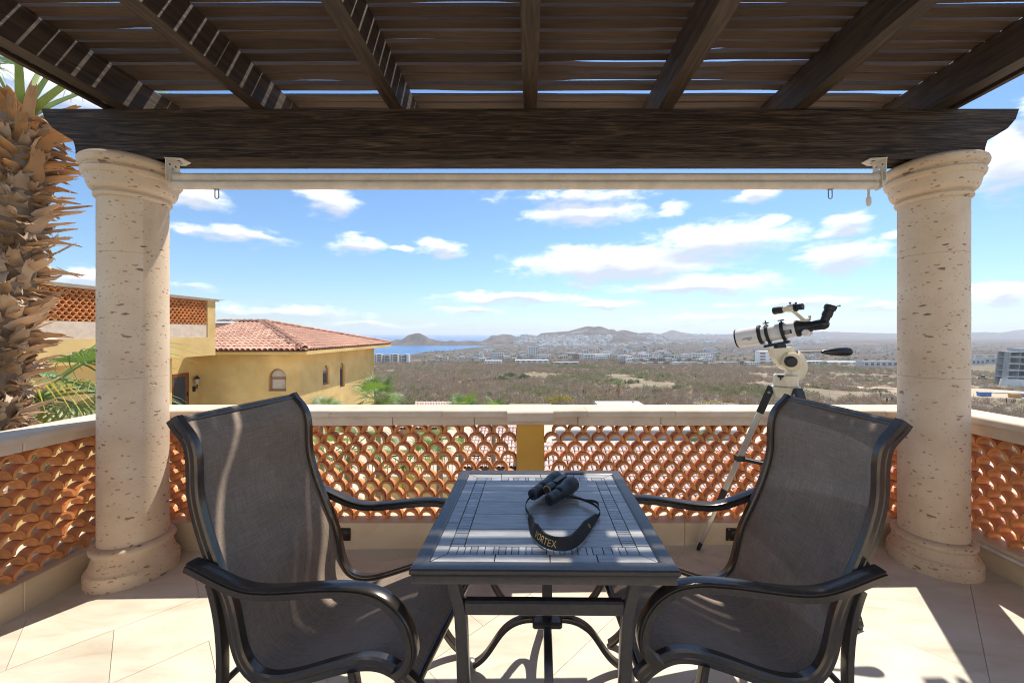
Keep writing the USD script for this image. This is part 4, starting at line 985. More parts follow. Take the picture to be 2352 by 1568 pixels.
# mount head
Yh = 2.40
def hp(px, py, Y=Yh): return at(px, py, Y)
mh = obj('tilt_head', hull([hp(x, y) + np.array([0, s * .027, 0]) for x, y in ((1768, 800), (1814, 797), (1824, 812), (1806, 836), (1784, 836), (1775, 822)) for s in (-1, 1)]), M['scope_cream'], tsx)
obj('clamp_block', hull([hp(x, y) + np.array([0, s * .02, 0]) for x, y in ((1782, 792), (1800, 790), (1802, 800), (1782, 802)) for s in (-1, 1)]), M['black_rubber'], mh)
c = hp(1812, 829)
obj('tilt_drum', lathe(c + (-.012, -.052, 0), c + (.0, .045, 0), [(0, .05), (.08, .058), (.92, .058), (1, .05)], 32), M['scope_cream'], tsx, smooth=35)
kn = hp(1802, 828)
obj('tilt_knob', lathe(kn + (0, -.052, 0), kn + (-.008, -.078, -.002), [(0, .030), (.2, .034), (.8, .033), (1, .024)], 20), M['black_rubber'], tsx, smooth=30)
neckp = spline([hp(1822, 818), hp(1833, 832), hp(1835, 846), hp(1826, 858), hp(1810, 862)], 24)
obj('head_neck', sweep(neckp, rrect(.085, .075, .03, 5), up=(0, 1, 0)), M['scope_cream'], tsx, smooth=45)
c = hp(1805, 880)
obj('turntable', lathe(c + (0, 0, -.016), c + (0, 0, .056), [(0, .064), (.04, .067), (.42, .067), (.46, .0655), (.5, .067), (.9, .067), (.96, .063), (1, .048)], 40), M['scope_cream'], tsx, smooth=30)
obj('lock_screw', [tube(hp(1783, 867) + (0, -.04, -.01), hp(1783, 862) + (0, -.04, 0), .004), lathe(hp(1783, 863) + (0, -.04, -.004), hp(1783, 861) + (0, -.04, .004), [(0, .016), (1, .017)], 14)], M['black_rubber'], tsx)
hub = hp(1805, 888)
yk = obj('tripod_hub', lathe(hub + (0, 0, -.065), hub + (0, 0, .004), [(0, .062), (.3, .068), (.8, .074), (.95, .078), (1, .074)], 36), M['scope_cream'], tsx, smooth=30)
h1, h2 = hp(1841, 807), hp(1905, 806)
hs_ = hp(1826, 809)
obj('pan_handle', [tube(hs_, h2 + (0, -.02, 0), .0075), lathe(hp(1818, 809), hp(1829, 809), [(0, .02), (1, .016)], 18)], M['steel'], tsx, smooth=40)
g0, g1 = hp(1882, 808), hp(1947, 807)
obj('handle_grip', lathe(g0 + (0, -.02, 0), g1 + (0, -.03, 0), [(0, .009), (.1, .014), (.3, .021), (.55, .0265), (.8, .028), (.93, .024), (1, .012)], 24), M['black_gloss'], tsx, smooth=50)
feet = [np.array([1.168, 2.70, .012]), np.array([1.672, 1.965, .02]), np.array([2.06, 2.68, .022])]
hc = np.array([hub[0], hub[1], hub[2] - .03])
leg_mid = []
for i, ft in enumerate(feet):
    d = ft - hc; dh = d * np.array([1, 1, 0]); dh /= np.linalg.norm(dh)
    p0 = hc + dh * .084
    ld = (ft - p0) / np.linalg.norm(ft - p0); Lg = np.linalg.norm(ft - p0)
    sd = np.cross(ld, [0, 0, 1]); sd /= np.linalg.norm(sd)
    lg = obj('tripod_leg', [sweep(np.array([p0 + ld * .06, p0 + ld * .36 * Lg, p0 + ld * .63 * Lg]), rrect(.036, .026, .009), up=sd)], M['chrome'], tsx, smooth=40)
    obj('leg_top', hull([p0 + ld * t + sd * u + np.cross(ld, sd) * v for t, w in ((-.03, .020), (.0, .027), (.13, .027), (.155, .021)) for u in (-w, w) for v in (-.021, .021)]), M['black_rubber'], lg)
    obj('leg_bolt', lathe(p0 + ld * .01 - sd * .03, p0 + ld * .01 + sd * .03, [(0, .008), (1, .008)], 12), M['steel'], lg)
    obj('lower_leg', sweep(np.array([p0 + ld * .58 * Lg, p0 + ld * .8 * Lg, p0 + ld * .965 * Lg]), rrect(.026, .018, .006), up=sd), M['chrome'], lg, smooth=40)
    obj('leg_clamp', hull([p0 + ld * t + sd * u + np.cross(ld, sd) * v for t in (.60 * Lg, .665 * Lg) for u in (-.024, .024) for v in (-.019, .019)]), M['black_rubber'], lg)
    ck = p0 + ld * .655 * Lg + sd * .0 + np.array([.02, -.02, 0]) * (1 if i == 0 else -1)
    obj('clamp_screw', lathe(ck, ck + np.array([.02, -.005, -.004]), [(0, .004), (.5, .004), (.55, .011), (1, .011)], 12), M['black_rubber'], lg)
    obj('leg_foot', hull([p0 + ld * t + sd * u + np.cross(ld, sd) * v for t, w in ((.95 * Lg, .016), (.985 * Lg, .016), (Lg, .009)) for u in (-w, w) for v in (-w * .8, w * .8)]), M['black_rubber'], lg)
    leg_mid.append(p0 + ld * .40 * Lg)
cc = np.mean(leg_mid, 0) + np.array([0, 0, -.03])
spm = [hull([p + np.array([u, v, w]) for p in (lm, cc) for u, v in ((-.012, -.012), (.012, .012), (.012, -.012), (-.012, .012)) for w in (-.009, .009)]) for lm in leg_mid]
spm += [hull([lm + np.array([u, v, w]) for u in (-.026, .026) for v in (-.022, .022) for w in (-.018, .018)]) for lm in leg_mid]
obj('leg_spreader', spm + [lathe(cc + (0, 0, -.02), cc + (0, 0, .03), [(0, .03), (1, .035)], 20)], M['black_rubber'], tsx)
# ---------------------------------------------------------------- roofs of barrel tiles
def barrel(w, ln, seg=6, th=.016, lift=.022):
    """One half-round roof tile: along +y up the slope, its lower end lifted over the tile below."""
    R0_ = w * .47
    V = []
    for yy, k, lz in ((0, 1.0, lift), (ln, .86, 0)):
        for r in (R0_ * k, R0_ * k - th):
            for q in np.linspace(0, PI, seg + 1):
                V.append([r * math.cos(q), yy, lz + r * math.sin(q) * .9])
    V = np.array(V); k = seg + 1; F = []
    o0, i0, o1, i1 = 0, k, 2 * k, 3 * k
    for j in range(seg):
        F += [[o0 + j, o1 + j, o1 + j + 1], [o0 + j, o1 + j + 1, o0 + j + 1], [i0 + j, i0 + j + 1, i1 + j + 1], [i0 + j, i1 + j + 1, i1 + j], [o0 + j, o0 + j + 1, i0 + j + 1], [o0 + j, i0 + j + 1, i0 + j]]
    return trimesh.Trimesh(V, np.array(F), process=False)
def roof_face(parent, origin, eu, ev, W, Ls, clip, tw, tl_, mat_, limit=0, seg=6, name='roof_tile'):
    """Tiles a sloping face: origin at the eave, eu along the eave, ev up the slope."""
    eu, ev = np.array(eu, float), np.array(ev, float); en = np.cross(eu, ev); en *= np.sign(en[2])
    base = barrel(tw, tl_ * 1.18, seg); rest = []; k = 0
    for r in range(int(Ls / tl_) + 1):
        for c in range(int(W / tw) + 1):
            u, v = (c + .5) * tw, r * tl_
            if not clip(u, v): continue
            j = npr.uniform(-.010, .010)
            Mx = np.eye(4); Mx[:3, 0] = eu; Mx[:3, 1] = ev; Mx[:3, 2] = en; Mx[:3, 3] = np.array(origin) + eu * (u + j) + ev * (v + npr.uniform(-.015, .015))
            m = base.copy(); m.apply_transform(Mx)
            if np.dot(np.cross(eu, ev), en) < 0: m.invert()
            if k < limit:
                obj(name, m, mat_, parent)
            else:
                rest.append(m)
            k += 1
    if rest:
        obj('more_roof_tiles' if limit else 'roof_tiles', rest, mat_, parent, kind='stuff')
def arch_poly(cx_, w, z0, z1, n=14):
    r = w / 2; zc = z1 - r
    return Polygon([(cx_ - r, z0), (cx_ + r, z0)] + [(cx_ + r * math.cos(q), zc + r * math.sin(q)) for q in np.linspace(0, PI, n)])
# ---------------------------------------------------------------- neighbouring yellow house
nh = thing('yellow_house', 'yellow stucco house with a hipped barrel tile roof and arched windows', 'house')
WX, WY = -12.5, 21.0
zE = .40
zs = -1.55
front = sbox(-18.0, -6.2, WX, zE)
wc, ww = -13.71, .96
front = front.difference(arch_poly(wc, ww, -1.62, -.40))
obj('front_wall', extr_y(front, WY, WY + .3), M['stucco'], nh)
side = sbox(WY + .3, -6.2, 31.0, zE)
sw = [(23.75, .80, -1.62, -.42), (25.8, .70, -2.05, -.42)]
for c, w, z0, z1 in sw: side = side.difference(arch_poly(c, w, z0, z1))
obj('side_wall', extr_x(side, WX - .3, WX), M['stucco'], nh)
obj('back_wall', bx(-24, WX - .3, 30.7, 31, -6.2, zE), M['stucco'], nh)
def arch_window(c, w, z0, z1, along_x, face, depth):
    def ext(p, a, b): return extr_y(p, face + a, face + b) if along_x else extr_x(p, face - b, face - a)
    op = arch_poly(c, w, z0, z1); fr_ = op.difference(op.buffer(-.07))
    zt = z1 - w / 2 - .02
    fr_ = fr_.union(sbox(c - w / 2, zt - .05, c + w / 2, zt + .03)).intersection(op)
    wn = obj('window', ext(fr_, .12, .20), M['frame_wood'], nh)
    obj('blind', ext(op.buffer(-.06).intersection(sbox(c - w, zt, c + w, z1)), .165, .18), M['blind'], wn)
    lowr = op.buffer(-.06).intersection(sbox(c - w, z0, c + w, zt - .04))
    obj('pane', ext(lowr, .165, .18), M['blind'] if along_x else M['window_dark'], wn)
    obj('sash', ext(lowr.difference(lowr.buffer(-.05)), .13, .164), M['frame_wood'], wn)
    return wn
arch_window(wc, ww, -1.62, -.40, True, WY, 1)
for c, w, z0, z1 in sw: arch_window(c, w, z0, z1, False, WX, 1)
# eaves, soffit and hipped roof
eX, eY0, eY1, eZ = -11.90, 20.45, 33.0, .62
rX, rY, rZ = -18.28, (20.45 + 33.0) / 2, 2.24
obj('eave', [bx(-24, eX + .06, eY0 + .06, WY + .35, zE - .02, eZ - .06), bx(WX - .35, eX + .06, WY + .35, eY1, zE - .02, eZ - .06)], M['stucco'], nh)
Vr = np.array([[-24, eY0, eZ - .03], [eX, eY0, eZ - .03], [eX, eY1, eZ - .03], [-24, eY1, eZ - .03], [-24, rY, rZ - .03], [rX, rY, rZ - .03]])
rd = trimesh.convex.convex_hull(np.vstack([Vr, Vr[:4] - [0, 0, .05]]))
rf = obj('roof', rd, M['roof_dark'], nh)
sl1 = math.hypot(rY - eY0, rZ - eZ); ev1 = np.array([0, (rY - eY0) / sl1, (rZ - eZ) / sl1])
x00 = -20.2
roof_face(rf, (x00, eY0 - .06, eZ - .02), (1, 0, 0), ev1, eX - x00, sl1, lambda u, v: x00 + u < eX - (v / sl1) * (eX - rX) + .05, .29, .52, M['roof_tile'], limit=300)
sl2 = math.hypot(eX - rX, rZ - eZ); ev2 = np.array([-(eX - rX) / sl2, 0, (rZ - eZ) / sl2])
def clip2(u, v):
    f = v / sl2; return f * (rY - eY0) - .05 < u < (eY1 - eY0) - f * (eY1 - rY) + .05
roof_face(rf, (eX + .06, eY0, eZ - .02), (0, 1, 0), ev2, eY1 - eY0, sl2, clip2, .29, .52, M['roof_tile'])
for A0, A1 in (((eX, eY0, eZ), (rX, rY, rZ)), ((eX, eY1, eZ), (rX, rY, rZ)), ((rX, rY, rZ), (-21.5, rY, rZ))):
    A0, A1 = np.array(A0), np.array(A1); Lh = np.linalg.norm(A1 - A0); d = (A1 - A0) / Lh
    s_ = np.cross(d, [0, 0, 1]); s_ /= np.linalg.norm(s_); n_ = np.cross(s_, d); nn = int(Lh / .42)
    for k in range(nn):
        Mx = np.eye(4); Mx[:3, 0] = s_; Mx[:3, 1] = d; Mx[:3, 2] = n_; Mx[:3, 3] = A0 + d * k * Lh / nn + n_ * .10
        m = barrel(.34, .50, 6); m.apply_transform(Mx); obj('hip_tile', m, M['roof_tile'], rf)
for k in range(44):                                   # the row of tile ends under the eave
    yv = eY0 + .2 + k * .285
    obj('eave_block', bx(eX - .02, eX + .062, yv, yv + .14, eZ - .10, eZ - .04), M['stucco'], nh)
# porch with its side wall, door and lamp
obj('porch_wall', bx(-18.3, -18.0, 17.6, 21.0, -6.2, .45), M['stucco'], nh)
dr = obj('door', bx(-18.0, -17.93, 19.35, 20.36, -6.2, -.55), M['door_wood'], nh)
obj('door_pane', bx(-17.932, -17.925, 19.5, 20.14, -3.2, -.72), M['window_dark'], dr)
obj('handle', bx(-17.93, -17.89, 20.24, 20.27, -1.75, -1.55), M['iron'], dr)
lm = obj('porch_lamp', lathe((-17.82, 20.72, -1.22), (-17.82, 20.72, -.82), [(0, .03), (.1, .07), (.2, .085), (.75, .12), (.78, .14), (.95, .06), (1, .015)], 10), M['lamp_glass'], nh)
obj('lamp_cap', lathe((-17.82, 20.72, -.93), (-17.82, 20.72, -.72), [(0, .15), (.5, .08), (.8, .02), (1, .012)], 10), M['iron'], lm)
obj('lamp_bracket', [tube((-17.99, 20.72, -1.45), (-17.82, 20.72, -1.42), .025), tube((-17.82, 20.72, -1.45), (-17.82, 20.72, -1.2), .03), bx(-18.0, -17.96, 20.64, 20.80, -1.6, -1.3)], M['iron'], lm)
obj('porch_floor', bx(-24, -16, 17, 21, -6.3, -6.2), M['paving'], nh)
# parapet block with lattice, nearer than the roof
BX_ = -15.4
obj('parapet_wall', bx(-20, BX_, 8.0, 18.95, .45, 1.32), M['stucco'], nh)
obj('stone_band', bx(-20, BX_ - .02, 12.15, 18.45, 1.321, 1.92), M['cantera_cap'], nh)
obj('parapet_pier', bx(-16.0, BX_, 18.5, 18.95, 1.321, 3.06), M['stucco'], nh)
obj('parapet_pier', bx(-16.0, BX_, 11.6, 12.15, 1.321, 3.06), M['stucco'], nh)
lat = obj('lattice_wall', bx(-15.62, -15.60, 12.15, 18.5, 1.921, 3.05), M['terracotta'], nh)
lattice(lat, 12.18, 18.48, 1.925, 9, .1225, .2, False, -15.50, .17, limit=300, seg=7, t=.030)
cpz = extr_x(Polygon([(11.5, 3.062), (19.1, 3.062), (19.1, 3.15), (11.5, 3.15)]), -15.85, -15.33)
obj('coping', cpz, M['cantera_cap'], nh)
obj('coping_flashing', bx(-15.86, -15.28, 11.4, 19.35, 3.152, 3.175), M['grey_wall'], nh)
obj('lower_wall', bx(-16.15, -15.85, 6.0, 17.14, -6.2, .449), M['stucco'], nh)
# ---------------------------------------------------------------- palms
def fan(Lf, n, spread, droop, web=.34, fold=.18, seed=0):
    r_ = random.Random(seed); V, F = [], []
    st_ = [.04, .18, .34, .56, .8, 1.0]
    da = spread / n
    for i in range(n):
        a = -spread / 2 + (i + .5) * da
        Li = Lf * (.80 + .20 * math.cos(a * .9)) * r_.uniform(.90, 1.05)
        dr_ = droop * r_.uniform(.7, 1.5); tw = r_.uniform(-.05, .05)
        b = len(V)
        for s in st_:
            hw = da / 2 * (1 if s <= web else max(0.03, (1 - (s - web) / (1 - web)) * web / s * 1.05))
            x = s * Li; z = -dr_ * Li * max(0, s - .3) ** 2 * 1.6
            for k, aa_ in enumerate((a - hw, a, a + hw)):
                aa_ += tw * max(0, s - web)
                V.append([x * math.cos(aa_), x * math.sin(aa_), z + (fold * x * hw * (1 if k == 1 else -1)) + .12 * Lf * (1 - math.cos(a)) * s])
        for j in range(len(st_) - 1):
            for k in range(2):
                p = b + j * 3 + k
                F += [[p, p + 1, p + 4], [p, p + 4, p + 3]]
    return trimesh.Trimesh(np.array(V), np.array(F), process=False)
def frame_to(m, origin, direction_, roll=0.0, up=(0, 0, 1)):
    d = np.array(direction_, float); d /= np.linalg.norm(d); s_ = np.cross(up, d); s_ /= np.linalg.norm(s_); u = np.cross(d, s_)
    c, sn = math.cos(roll), math.sin(roll); s2 = s_ * c + u * sn; u2 = u * c - s_ * sn
    Mx = np.eye(4); Mx[:3, 0] = d; Mx[:3, 1] = s2; Mx[:3, 2] = u2; Mx[:3, 3] = origin
    m = m.copy(); m.apply_transform(Mx); return m
def fan_palm(name, label, base, top, n, pet, Lf, seed, mats=('frond',), tr=.09, el=(-.35, 1.2), group=None, droop=.35, fronds=None, cat='palm'):
    r_ = random.Random(seed); th = thing(name, label, cat, group=group)
    base, top = np.array(base, float), np.array(top, float)
    obj('trunk', sweep(spline([base, (base + top) / 2 + [r_.uniform(-.05, .05), 0, 0], top], 8), circ(tr, 9), up=(0, 1, 0), scale=np.linspace(1.15, .9, 8)), M['trunk_core'], th, smooth=40)
    for i in range(n):
        if fronds:
            az, e, sc_, mt = fronds[i]
        else:
            az = i * 2.39996 + r_.uniform(-.3, .3); f = (i + .5) / n; e = el[1] + (el[0] - el[1]) * f; sc_ = r_.uniform(.8, 1.1); mt = mats[int(f * len(mats) * .999)]
        d0 = np.array([math.cos(az) * math.cos(e), math.sin(az) * math.cos(e), math.sin(e)])
        P_ = [top]; d = d0.copy()
        for k in range(5):
            P_.append(P_[-1] + d * pet * sc_ / 5); d = d + np.array([0, 0, -.07]); d /= np.linalg.norm(d)
        pt = obj('frond', frame_to(fan(Lf * sc_, 30, 3.6, droop * (1.3 if f_low(e) else 1), seed=seed * 31 + i), P_[-1], d, r_.uniform(-.5, .5)), M[mt], th, smooth=False)
        obj('petiole', sweep(np.array(P_), circ(.012 + .006 * Lf, 6), up=(0, 0, 1) if abs(d0[2]) < .95 else (1, 0, 0), scale=np.linspace(1.3, .7, 6)), M['petiole'], pt)
    return th
def f_low(e): return e < .1
# large palm beside the terrace, its trunk clad in old leaf bases
pb = thing('tall_palm', 'tall palm at the left edge, trunk clad in shaggy tan leaf bases', 'palm')
ptop, pbot = np.array([-4.76, 3.62, 3.50]), np.array([-5.14, 3.62, -.2])
PT = spline([(-5.5, 3.62, -5.5), (-5.28, 3.62, -2), pbot, (-4.89, 3.62, 1.9), ptop], 60)
obj('trunk', sweep(PT, circ(.17, 14), up=(0, 1, 0)), M['trunk_core'], pb, smooth=50)
def boot(seed, ln, w, curl, lift):
    r_ = random.Random(seed); n, k = 8, 6; V = []
    p = np.array([0.0, 0.0]); a = lift
    notch = r_.choice([0, .1, .3, .5, .6])
    for i in range(n):
        s = i / (n - 1)
        wd = w * (1 - .55 * s ** 1.3) * (1 + .12 * math.sin(7 * s + seed)); 
        for j in range(k):
            q = (j / (k - 1) - .5) * 2
            edge = .42 * q * q * wd * (1 - s * .5)
            frac = ln * .09 * (r_.uniform(-1, 1)) if i == n - 1 else 0
            no = -notch * ln * (1 - abs(q)) if i == n - 1 else 0
            e = np.array([math.cos(a), math.sin(a)])
            V.append([p[0] + e[0] * (frac + no) + edge * math.sin(a) * .3 - edge * 0, q * wd / 2 + r_.uniform(-.004, .004), p[1] + e[1] * (frac + no) + edge * math.cos(a) + r_.uniform(-.004, .004)])
        p = p + np.array([math.cos(a), math.sin(a)]) * ln / (n - 1); a += curl / (n - 1)
    V = np.array(V); V2 = V - np.array([0, 0, .012]) * np.linspace(1.3, .45, n).repeat(k)[:, None]
    F = []
    for i in range(n - 1):
        for j in range(k - 1):
            a_ = i * k + j; F += [[a_, a_ + k, a_ + k + 1], [a_, a_ + k + 1, a_ + 1]]
    F = np.array(F); N_ = n * k
    E_ = []
    ring = [j for j in range(k)] + [i * k + k - 1 for i in range(1, n)] + [(n - 1) * k + j for j in range(k - 2, -1, -1)] + [i * k for i in range(n - 2, 0, -1)]
    for a_, b_ in zip(ring, ring[1:] + ring[:1]): E_ += [[a_, b_, b_ + N_], [a_, b_ + N_, a_ + N_]]
    return trimesh.Trimesh(np.vstack([V, V2]), np.vstack([F, F[:, ::-1] + N_, E_]), process=False)
NB = 299
for i in range(NB):
    f = i / NB; z = -.15 + f * 3.72
    c = np.array([np.interp(z, PT[:, 2], PT[:, 0]), 3.62, z]); az = i * 2.39996 + rng.uniform(-.25, .25)
    ln = (.20 + .10 * min(1, f * 2.2)) * rng.uniform(.6, 1.3); w = rng.uniform(.07, .15)
    m = boot(i, ln, w, rng.uniform(-1.1, .5), rng.uniform(.25, .95) + (.35 if f > .93 else 0))
    m = R(m, rng.uniform(-.3, .3), (1, 0, 0)); m = R(m, rng.uniform(-.3, .3), (0, 0, 1)); m = R(T(m, (.135, 0, 0)), az)
    obj('leaf_base', T(m, c), M['boot_top'] if f > .80 + rng.uniform(-.07, .04) else M['boot'], pb, smooth=40)
more = []
for i in range(420):
    z = rng.uniform(-.1, 3.5); c = np.array([np.interp(z, PT[:, 2], PT[:, 0]), 3.62, z]); az = rng.uniform(0, 2 * PI)
    m = boot(1000 + i, rng.uniform(.10, .22), rng.uniform(.05, .12), rng.uniform(-2, 1), rng.uniform(-.2, .9))
    m = R(m, rng.uniform(-.8, .8), (1, 0, 0)); m = R(m, rng.uniform(-.6, .6), (0, 0, 1)); more.append(T(R(T(m, (.14, 0, 0)), az), c))
obj('more_leaf_bases', more, M['boot'], pb, smooth=40, kind='stuff')
for i in range(70):                                    # loose fibres and dried strips between them
    z = rng.uniform(.3, 3.4); c = np.array([np.interp(z, PT[:, 2], PT[:, 0]), 3.62, z]); az = rng.uniform(0, 2 * PI)
    o_ = np.array([math.cos(az), math.sin(az), 0]); p0 = c + o_ * .2; p1 = c + o_ * rng.uniform(.32, .47) + [0, 0, rng.uniform(-.02, .12)]
    obj('fibre', sweep(np.array([p0, (p0 + p1) / 2 + [0, 0, .02], p1]), np.array([(-.012, 0), (0, .003), (.012, 0), (0, -.002)]), scale=[1, .7, .2]), M['boot'], pb)
for i, (az, e, pl_, Lf) in enumerate([(.5, 1.25, .75, .75), (2.2, 1.1, .8, .8), (4.2, 1.25, .7, .8), (1.3, .95, .85, .8), (5.6, .95, .8, .75), (3.2, .9, .8, .75), (.0, .75, .75, .6)]):
    d = np.array([math.cos(az) * math.cos(e), math.sin(az) * math.cos(e), math.sin(e)]); P_ = [ptop + d * .05]
    for k in range(7):
        P_.append(P_[-1] + d * pl_ / 7); d = d + np.array([0, 0, -.05]); d /= np.linalg.norm(d)
    fr2 = obj('frond', frame_to(fan(Lf, 34, 3.7, .5, seed=900 + i), P_[-1], d, rng.uniform(-.4, .4)), M['frond_pale'] if i % 2 else M['frond'], pb)
    obj('petiole', sweep(np.array(P_), rrect(.055, .022, .008), up=(.2, .1, 1), scale=np.linspace(1.3, .6, 8)), M['petiole'], fr2, smooth=40)
Vf = lambda az, e, s, m='frond': (math.radians(az), math.radians(e), s, m)
c = at(150, 890, 4.7)
fan_palm('fan_palm', 'young fan palm with yellowing fronds behind the left railing, beside the left column', (c[0] - .1, c[1], -5), (c[0] - .35, c[1], .72), 13, .5, .8, 3, tr=.11, droop=.55,
         fronds=[Vf(70, 55, 1.1), Vf(20, 50, 1.25), Vf(-40, 30, 1.0, 'frond_yellow'), Vf(-75, 22, .95), Vf(10, 22, 1.0, 'frond_pale'), Vf(-20, -8, .9, 'frond_yellow'), Vf(150, 40, 1), Vf(200, 20, .9), Vf(250, 15, .8, 'frond_pale'), Vf(110, 20, 1), Vf(-10, 5, 1.15, 'frond_pale'), Vf(40, 10, 1.2, 'frond_pale'), Vf(-55, -15, .8)])
def palm_at(px, py, Y, n, pet, Lf, seed, label, zb=-6.0, **kw):
    c = at(px, py, Y); return fan_palm('fan_palm', label, (c[0], Y, zb), c, n, pet, Lf, seed, cat='palm', **kw)
palm_at(868, 922, 13.5, 15, .55, .75, 5, 'bright green fan palm in front of the sunlit side wall of the yellow house', mats=('frond', 'frond_pale', 'frond'), droop=.4, el=(-.1, 1.25))
palm_at(735, 950, 13.0, 9, .4, .6, 6, 'palm whose frond tips just clear the railing below the yellow house corner', mats=('frond_pale', 'frond'), el=(0, 1.2))
palm_at(1060, 948, 12.0, 10, .4, .55, 7, 'fan palm whose tips show over the railing left of the yellow pilaster', mats=('frond', 'frond_pale'), el=(.1, 1.25))
palm_at(1135, 940, 15.0, 8, .35, .5, 8, 'smaller palm left of the yellow pilaster, its tips level with the railing', mats=('frond',), el=(.1, 1.2))
palm_at(800, 1040, 8.5, 13, .5, .62, 9, 'fan palm seen through the railing tiles next to the back of the left chair', mats=('frond', 'frond_pale', 'frond'))
palm_at(930, 1070, 9.0, 13, .5, .62, 10, 'fan palm seen through the railing tiles above the arm of the left chair', mats=('frond', 'frond_yellow'))
palm_at(1010, 1010, 10.5, 11, .45, .6, 12, 'fan palm seen through the railing top rows between left chair and table', mats=('frond_pale', 'frond'))
palm_at(1615, 1010, 23, 10, .5, .7, 13, 'dark green palm seen through the railing left of the telescope leg', mats=('frond',))
# ---------------------------------------------------------------- courtyard and roofs below the terrace
tag(obj('courtyard', bx(-15.8, 24, 3.3, 30, -5.6, -5.05), M['paving']), 'sunlit paved courtyard below the terrace', kind='structure')
def low_house(name, label, x0, x1, y0, y1, zb, ze, zr, mat_, tw=.2, ridge_at=1.0, wall='stucco', windows=()):
    h = thing(name, label, 'house')
    obj('wall', bx(x0 + .25, x1 - .25, y0 + .3, y1 + 2.2, zb, ze - .05), M[wall], h)
    L_ = math.hypot(y1 - y0, zr - ze); ev = np.array([0, (y1 - y0) / L_, (zr - ze) / L_])
    V = np.array([[x0, y0, ze - .02], [x1, y0, ze - .02], [x0, y1, zr - .02], [x1, y1, zr - .02], [x0, 2 * y1 - y0, ze - .02], [x1, 2 * y1 - y0, ze - .02]])
    rf_ = obj('roof', trimesh.convex.convex_hull(np.vstack([V, V[[0, 1, 4, 5]] - [0, 0, .08]])), M['roof_dark'], h)
    roof_face(rf_, (x0, y0 - .05, ze), (1, 0, 0), ev, x1 - x0, L_, lambda u, v: True, tw, .38, mat_, seg=5)
    ridge = [frame_to(barrel(.28, .45, 5), (x, y1, zr + .03), (0, 1, 0)) for x in []]
    rdg = []
    for k in range(int((x1 - x0) / .4)):
        Mx = np.eye(4); Mx[:3, 0] = (0, -1, 0); Mx[:3, 1] = (1, 0, 0); Mx[:3, 3] = (x0 + k * .4, y1, zr + .02)
        m = barrel(.3, .46, 5); m.apply_transform(Mx); rdg.append(m)
    obj('ridge_tiles', rdg, mat_, rf_)
    for (xa, xb, za, zc) in windows:
        w_ = obj('window', bx(xa, xb, y0 + .27, y0 + .31, za, zc), M['frame_wood'], h)
        obj('pane', bx(xa + .06, xb - .06, y0 + .262, y0 + .272, za + .06, zc - .06), M['window_dark'], w_)
    return h
low_house('lower_house', 'house with pale pink barrel tile roof just below the terrace, right of the pilaster', -.6, 17, 13.2, 18.0, -5.6, -5.0, -3.78, M['roof_pink'], .2)
low_house('lower_house', 'yellow house with pale pink roof and railings seen through the tiles left of the pilaster', -3.4, -.2, 18.4, 22.5, -6.2, -4.85, -4.02, M['roof_pink'], .2)
low_house('lower_house', 'low house whose pink tile roof just shows over the railing beside a palm', -8.6, -5.7, 25.0, 29.0, -7.5, -4.6, -3.74, M['roof_pink'], .2)
yw = thing('garden_wall', 'low yellow garden wall with black railings on it, seen through the tiles left of the table', 'wall')
obj('wall', bx(-6.5, -1.4, 15.2, 15.45, -5.1, -4.15), M['stucco'], yw)
obj('wall_cap', bx(-6.55, -1.35, 15.17, 15.48, -4.148, -4.08), M['cantera_cap'], yw)
for k in range(34):
    obj('bar', bx(-6.4 + k * .15, -6.38 + k * .15, 15.31, 15.33, -4.08, -3.35), M['iron'], yw)
obj('rail', bx(-6.45, -1.4, 15.305, 15.335, -3.35, -3.31), M['iron'], yw)
gw = thing('grey_wall', 'long grey wall with a pale top seen through the upper tiles right of the pilaster', 'wall')
obj('wall', bx(1.6, 13, 24, 24.3, -6.2, -4.55), M['grey_wall'], gw); obj('wall_cap', bx(1.5, 13.1, 23.95, 24.35, -4.548, -4.45), M['white_wall'], gw)
tc_ = thing('canopy', 'teal canopy beyond the grey wall, seen through the top row of tiles', 'canopy')
cz = at(0, 978, 40)[2]
obj('canopy_cloth', bx(3.2, 10.5, 38, 42, cz - .1, cz, .03), M['teal'], tc_)
for x in (3.4, 10.3):
    for y_ in (38.2, 41.8): obj('post', tube((x, y_, -10), (x, y_, cz - .1), .06), M['iron'], tc_)
wr = thing('white_flat_roof', 'white flat-roofed building whose corner shows just over the middle of the railing', 'building')
c0 = at(1366, 921, 30)
obj('roof_slab', bx(6.15, 10.3, 30, 37, -5.3, -4.97), M['white_wall'], wr); obj('wall', bx(6.25, 10.2, 30.1, 36.9, -10, -5.302), M['white_wall'], wr)
obj('roof_vent', lathe((9.6, 36.2, -4.97), (9.6, 36.2, -4.8), [(0, .12), (.7, .12), (1, .08)], 12), M['grey_wall'], wr)
def leafy(n, rad, zs_, lf, seed, w=.4):
    r_ = np.random.default_rng(seed); d = r_.normal(size=(n, 3)); d[:, 2] = np.abs(d[:, 2]) * 1.0 + .05; d /= np.linalg.norm(d, axis=1, keepdims=True)
    lump = .65 + .6 * meshkit.noise(d * 2.2 + seed, seed)
    c = d * (r_.uniform(.45, 1, (n, 1)) ** .6) * rad * lump[:, None] * np.array([1, 1, zs_])
    a = r_.normal(size=(n, 3)); a /= np.linalg.norm(a, axis=1, keepdims=True); b = np.cross(a, r_.normal(size=(n, 3))); b /= np.linalg.norm(b, axis=1, keepdims=True)
    s = lf * r_.uniform(.6, 1.3, (n, 1))
    V = np.stack([c - a * s, c + b * s * w, c + a * s, c - b * s * w], 1).reshape(-1, 3)
    i = np.arange(n)[:, None] * 4
    return trimesh.Trimesh(V, np.vstack([i + [0, 1, 2], i + [0, 2, 3]]), process=False)
crot = []
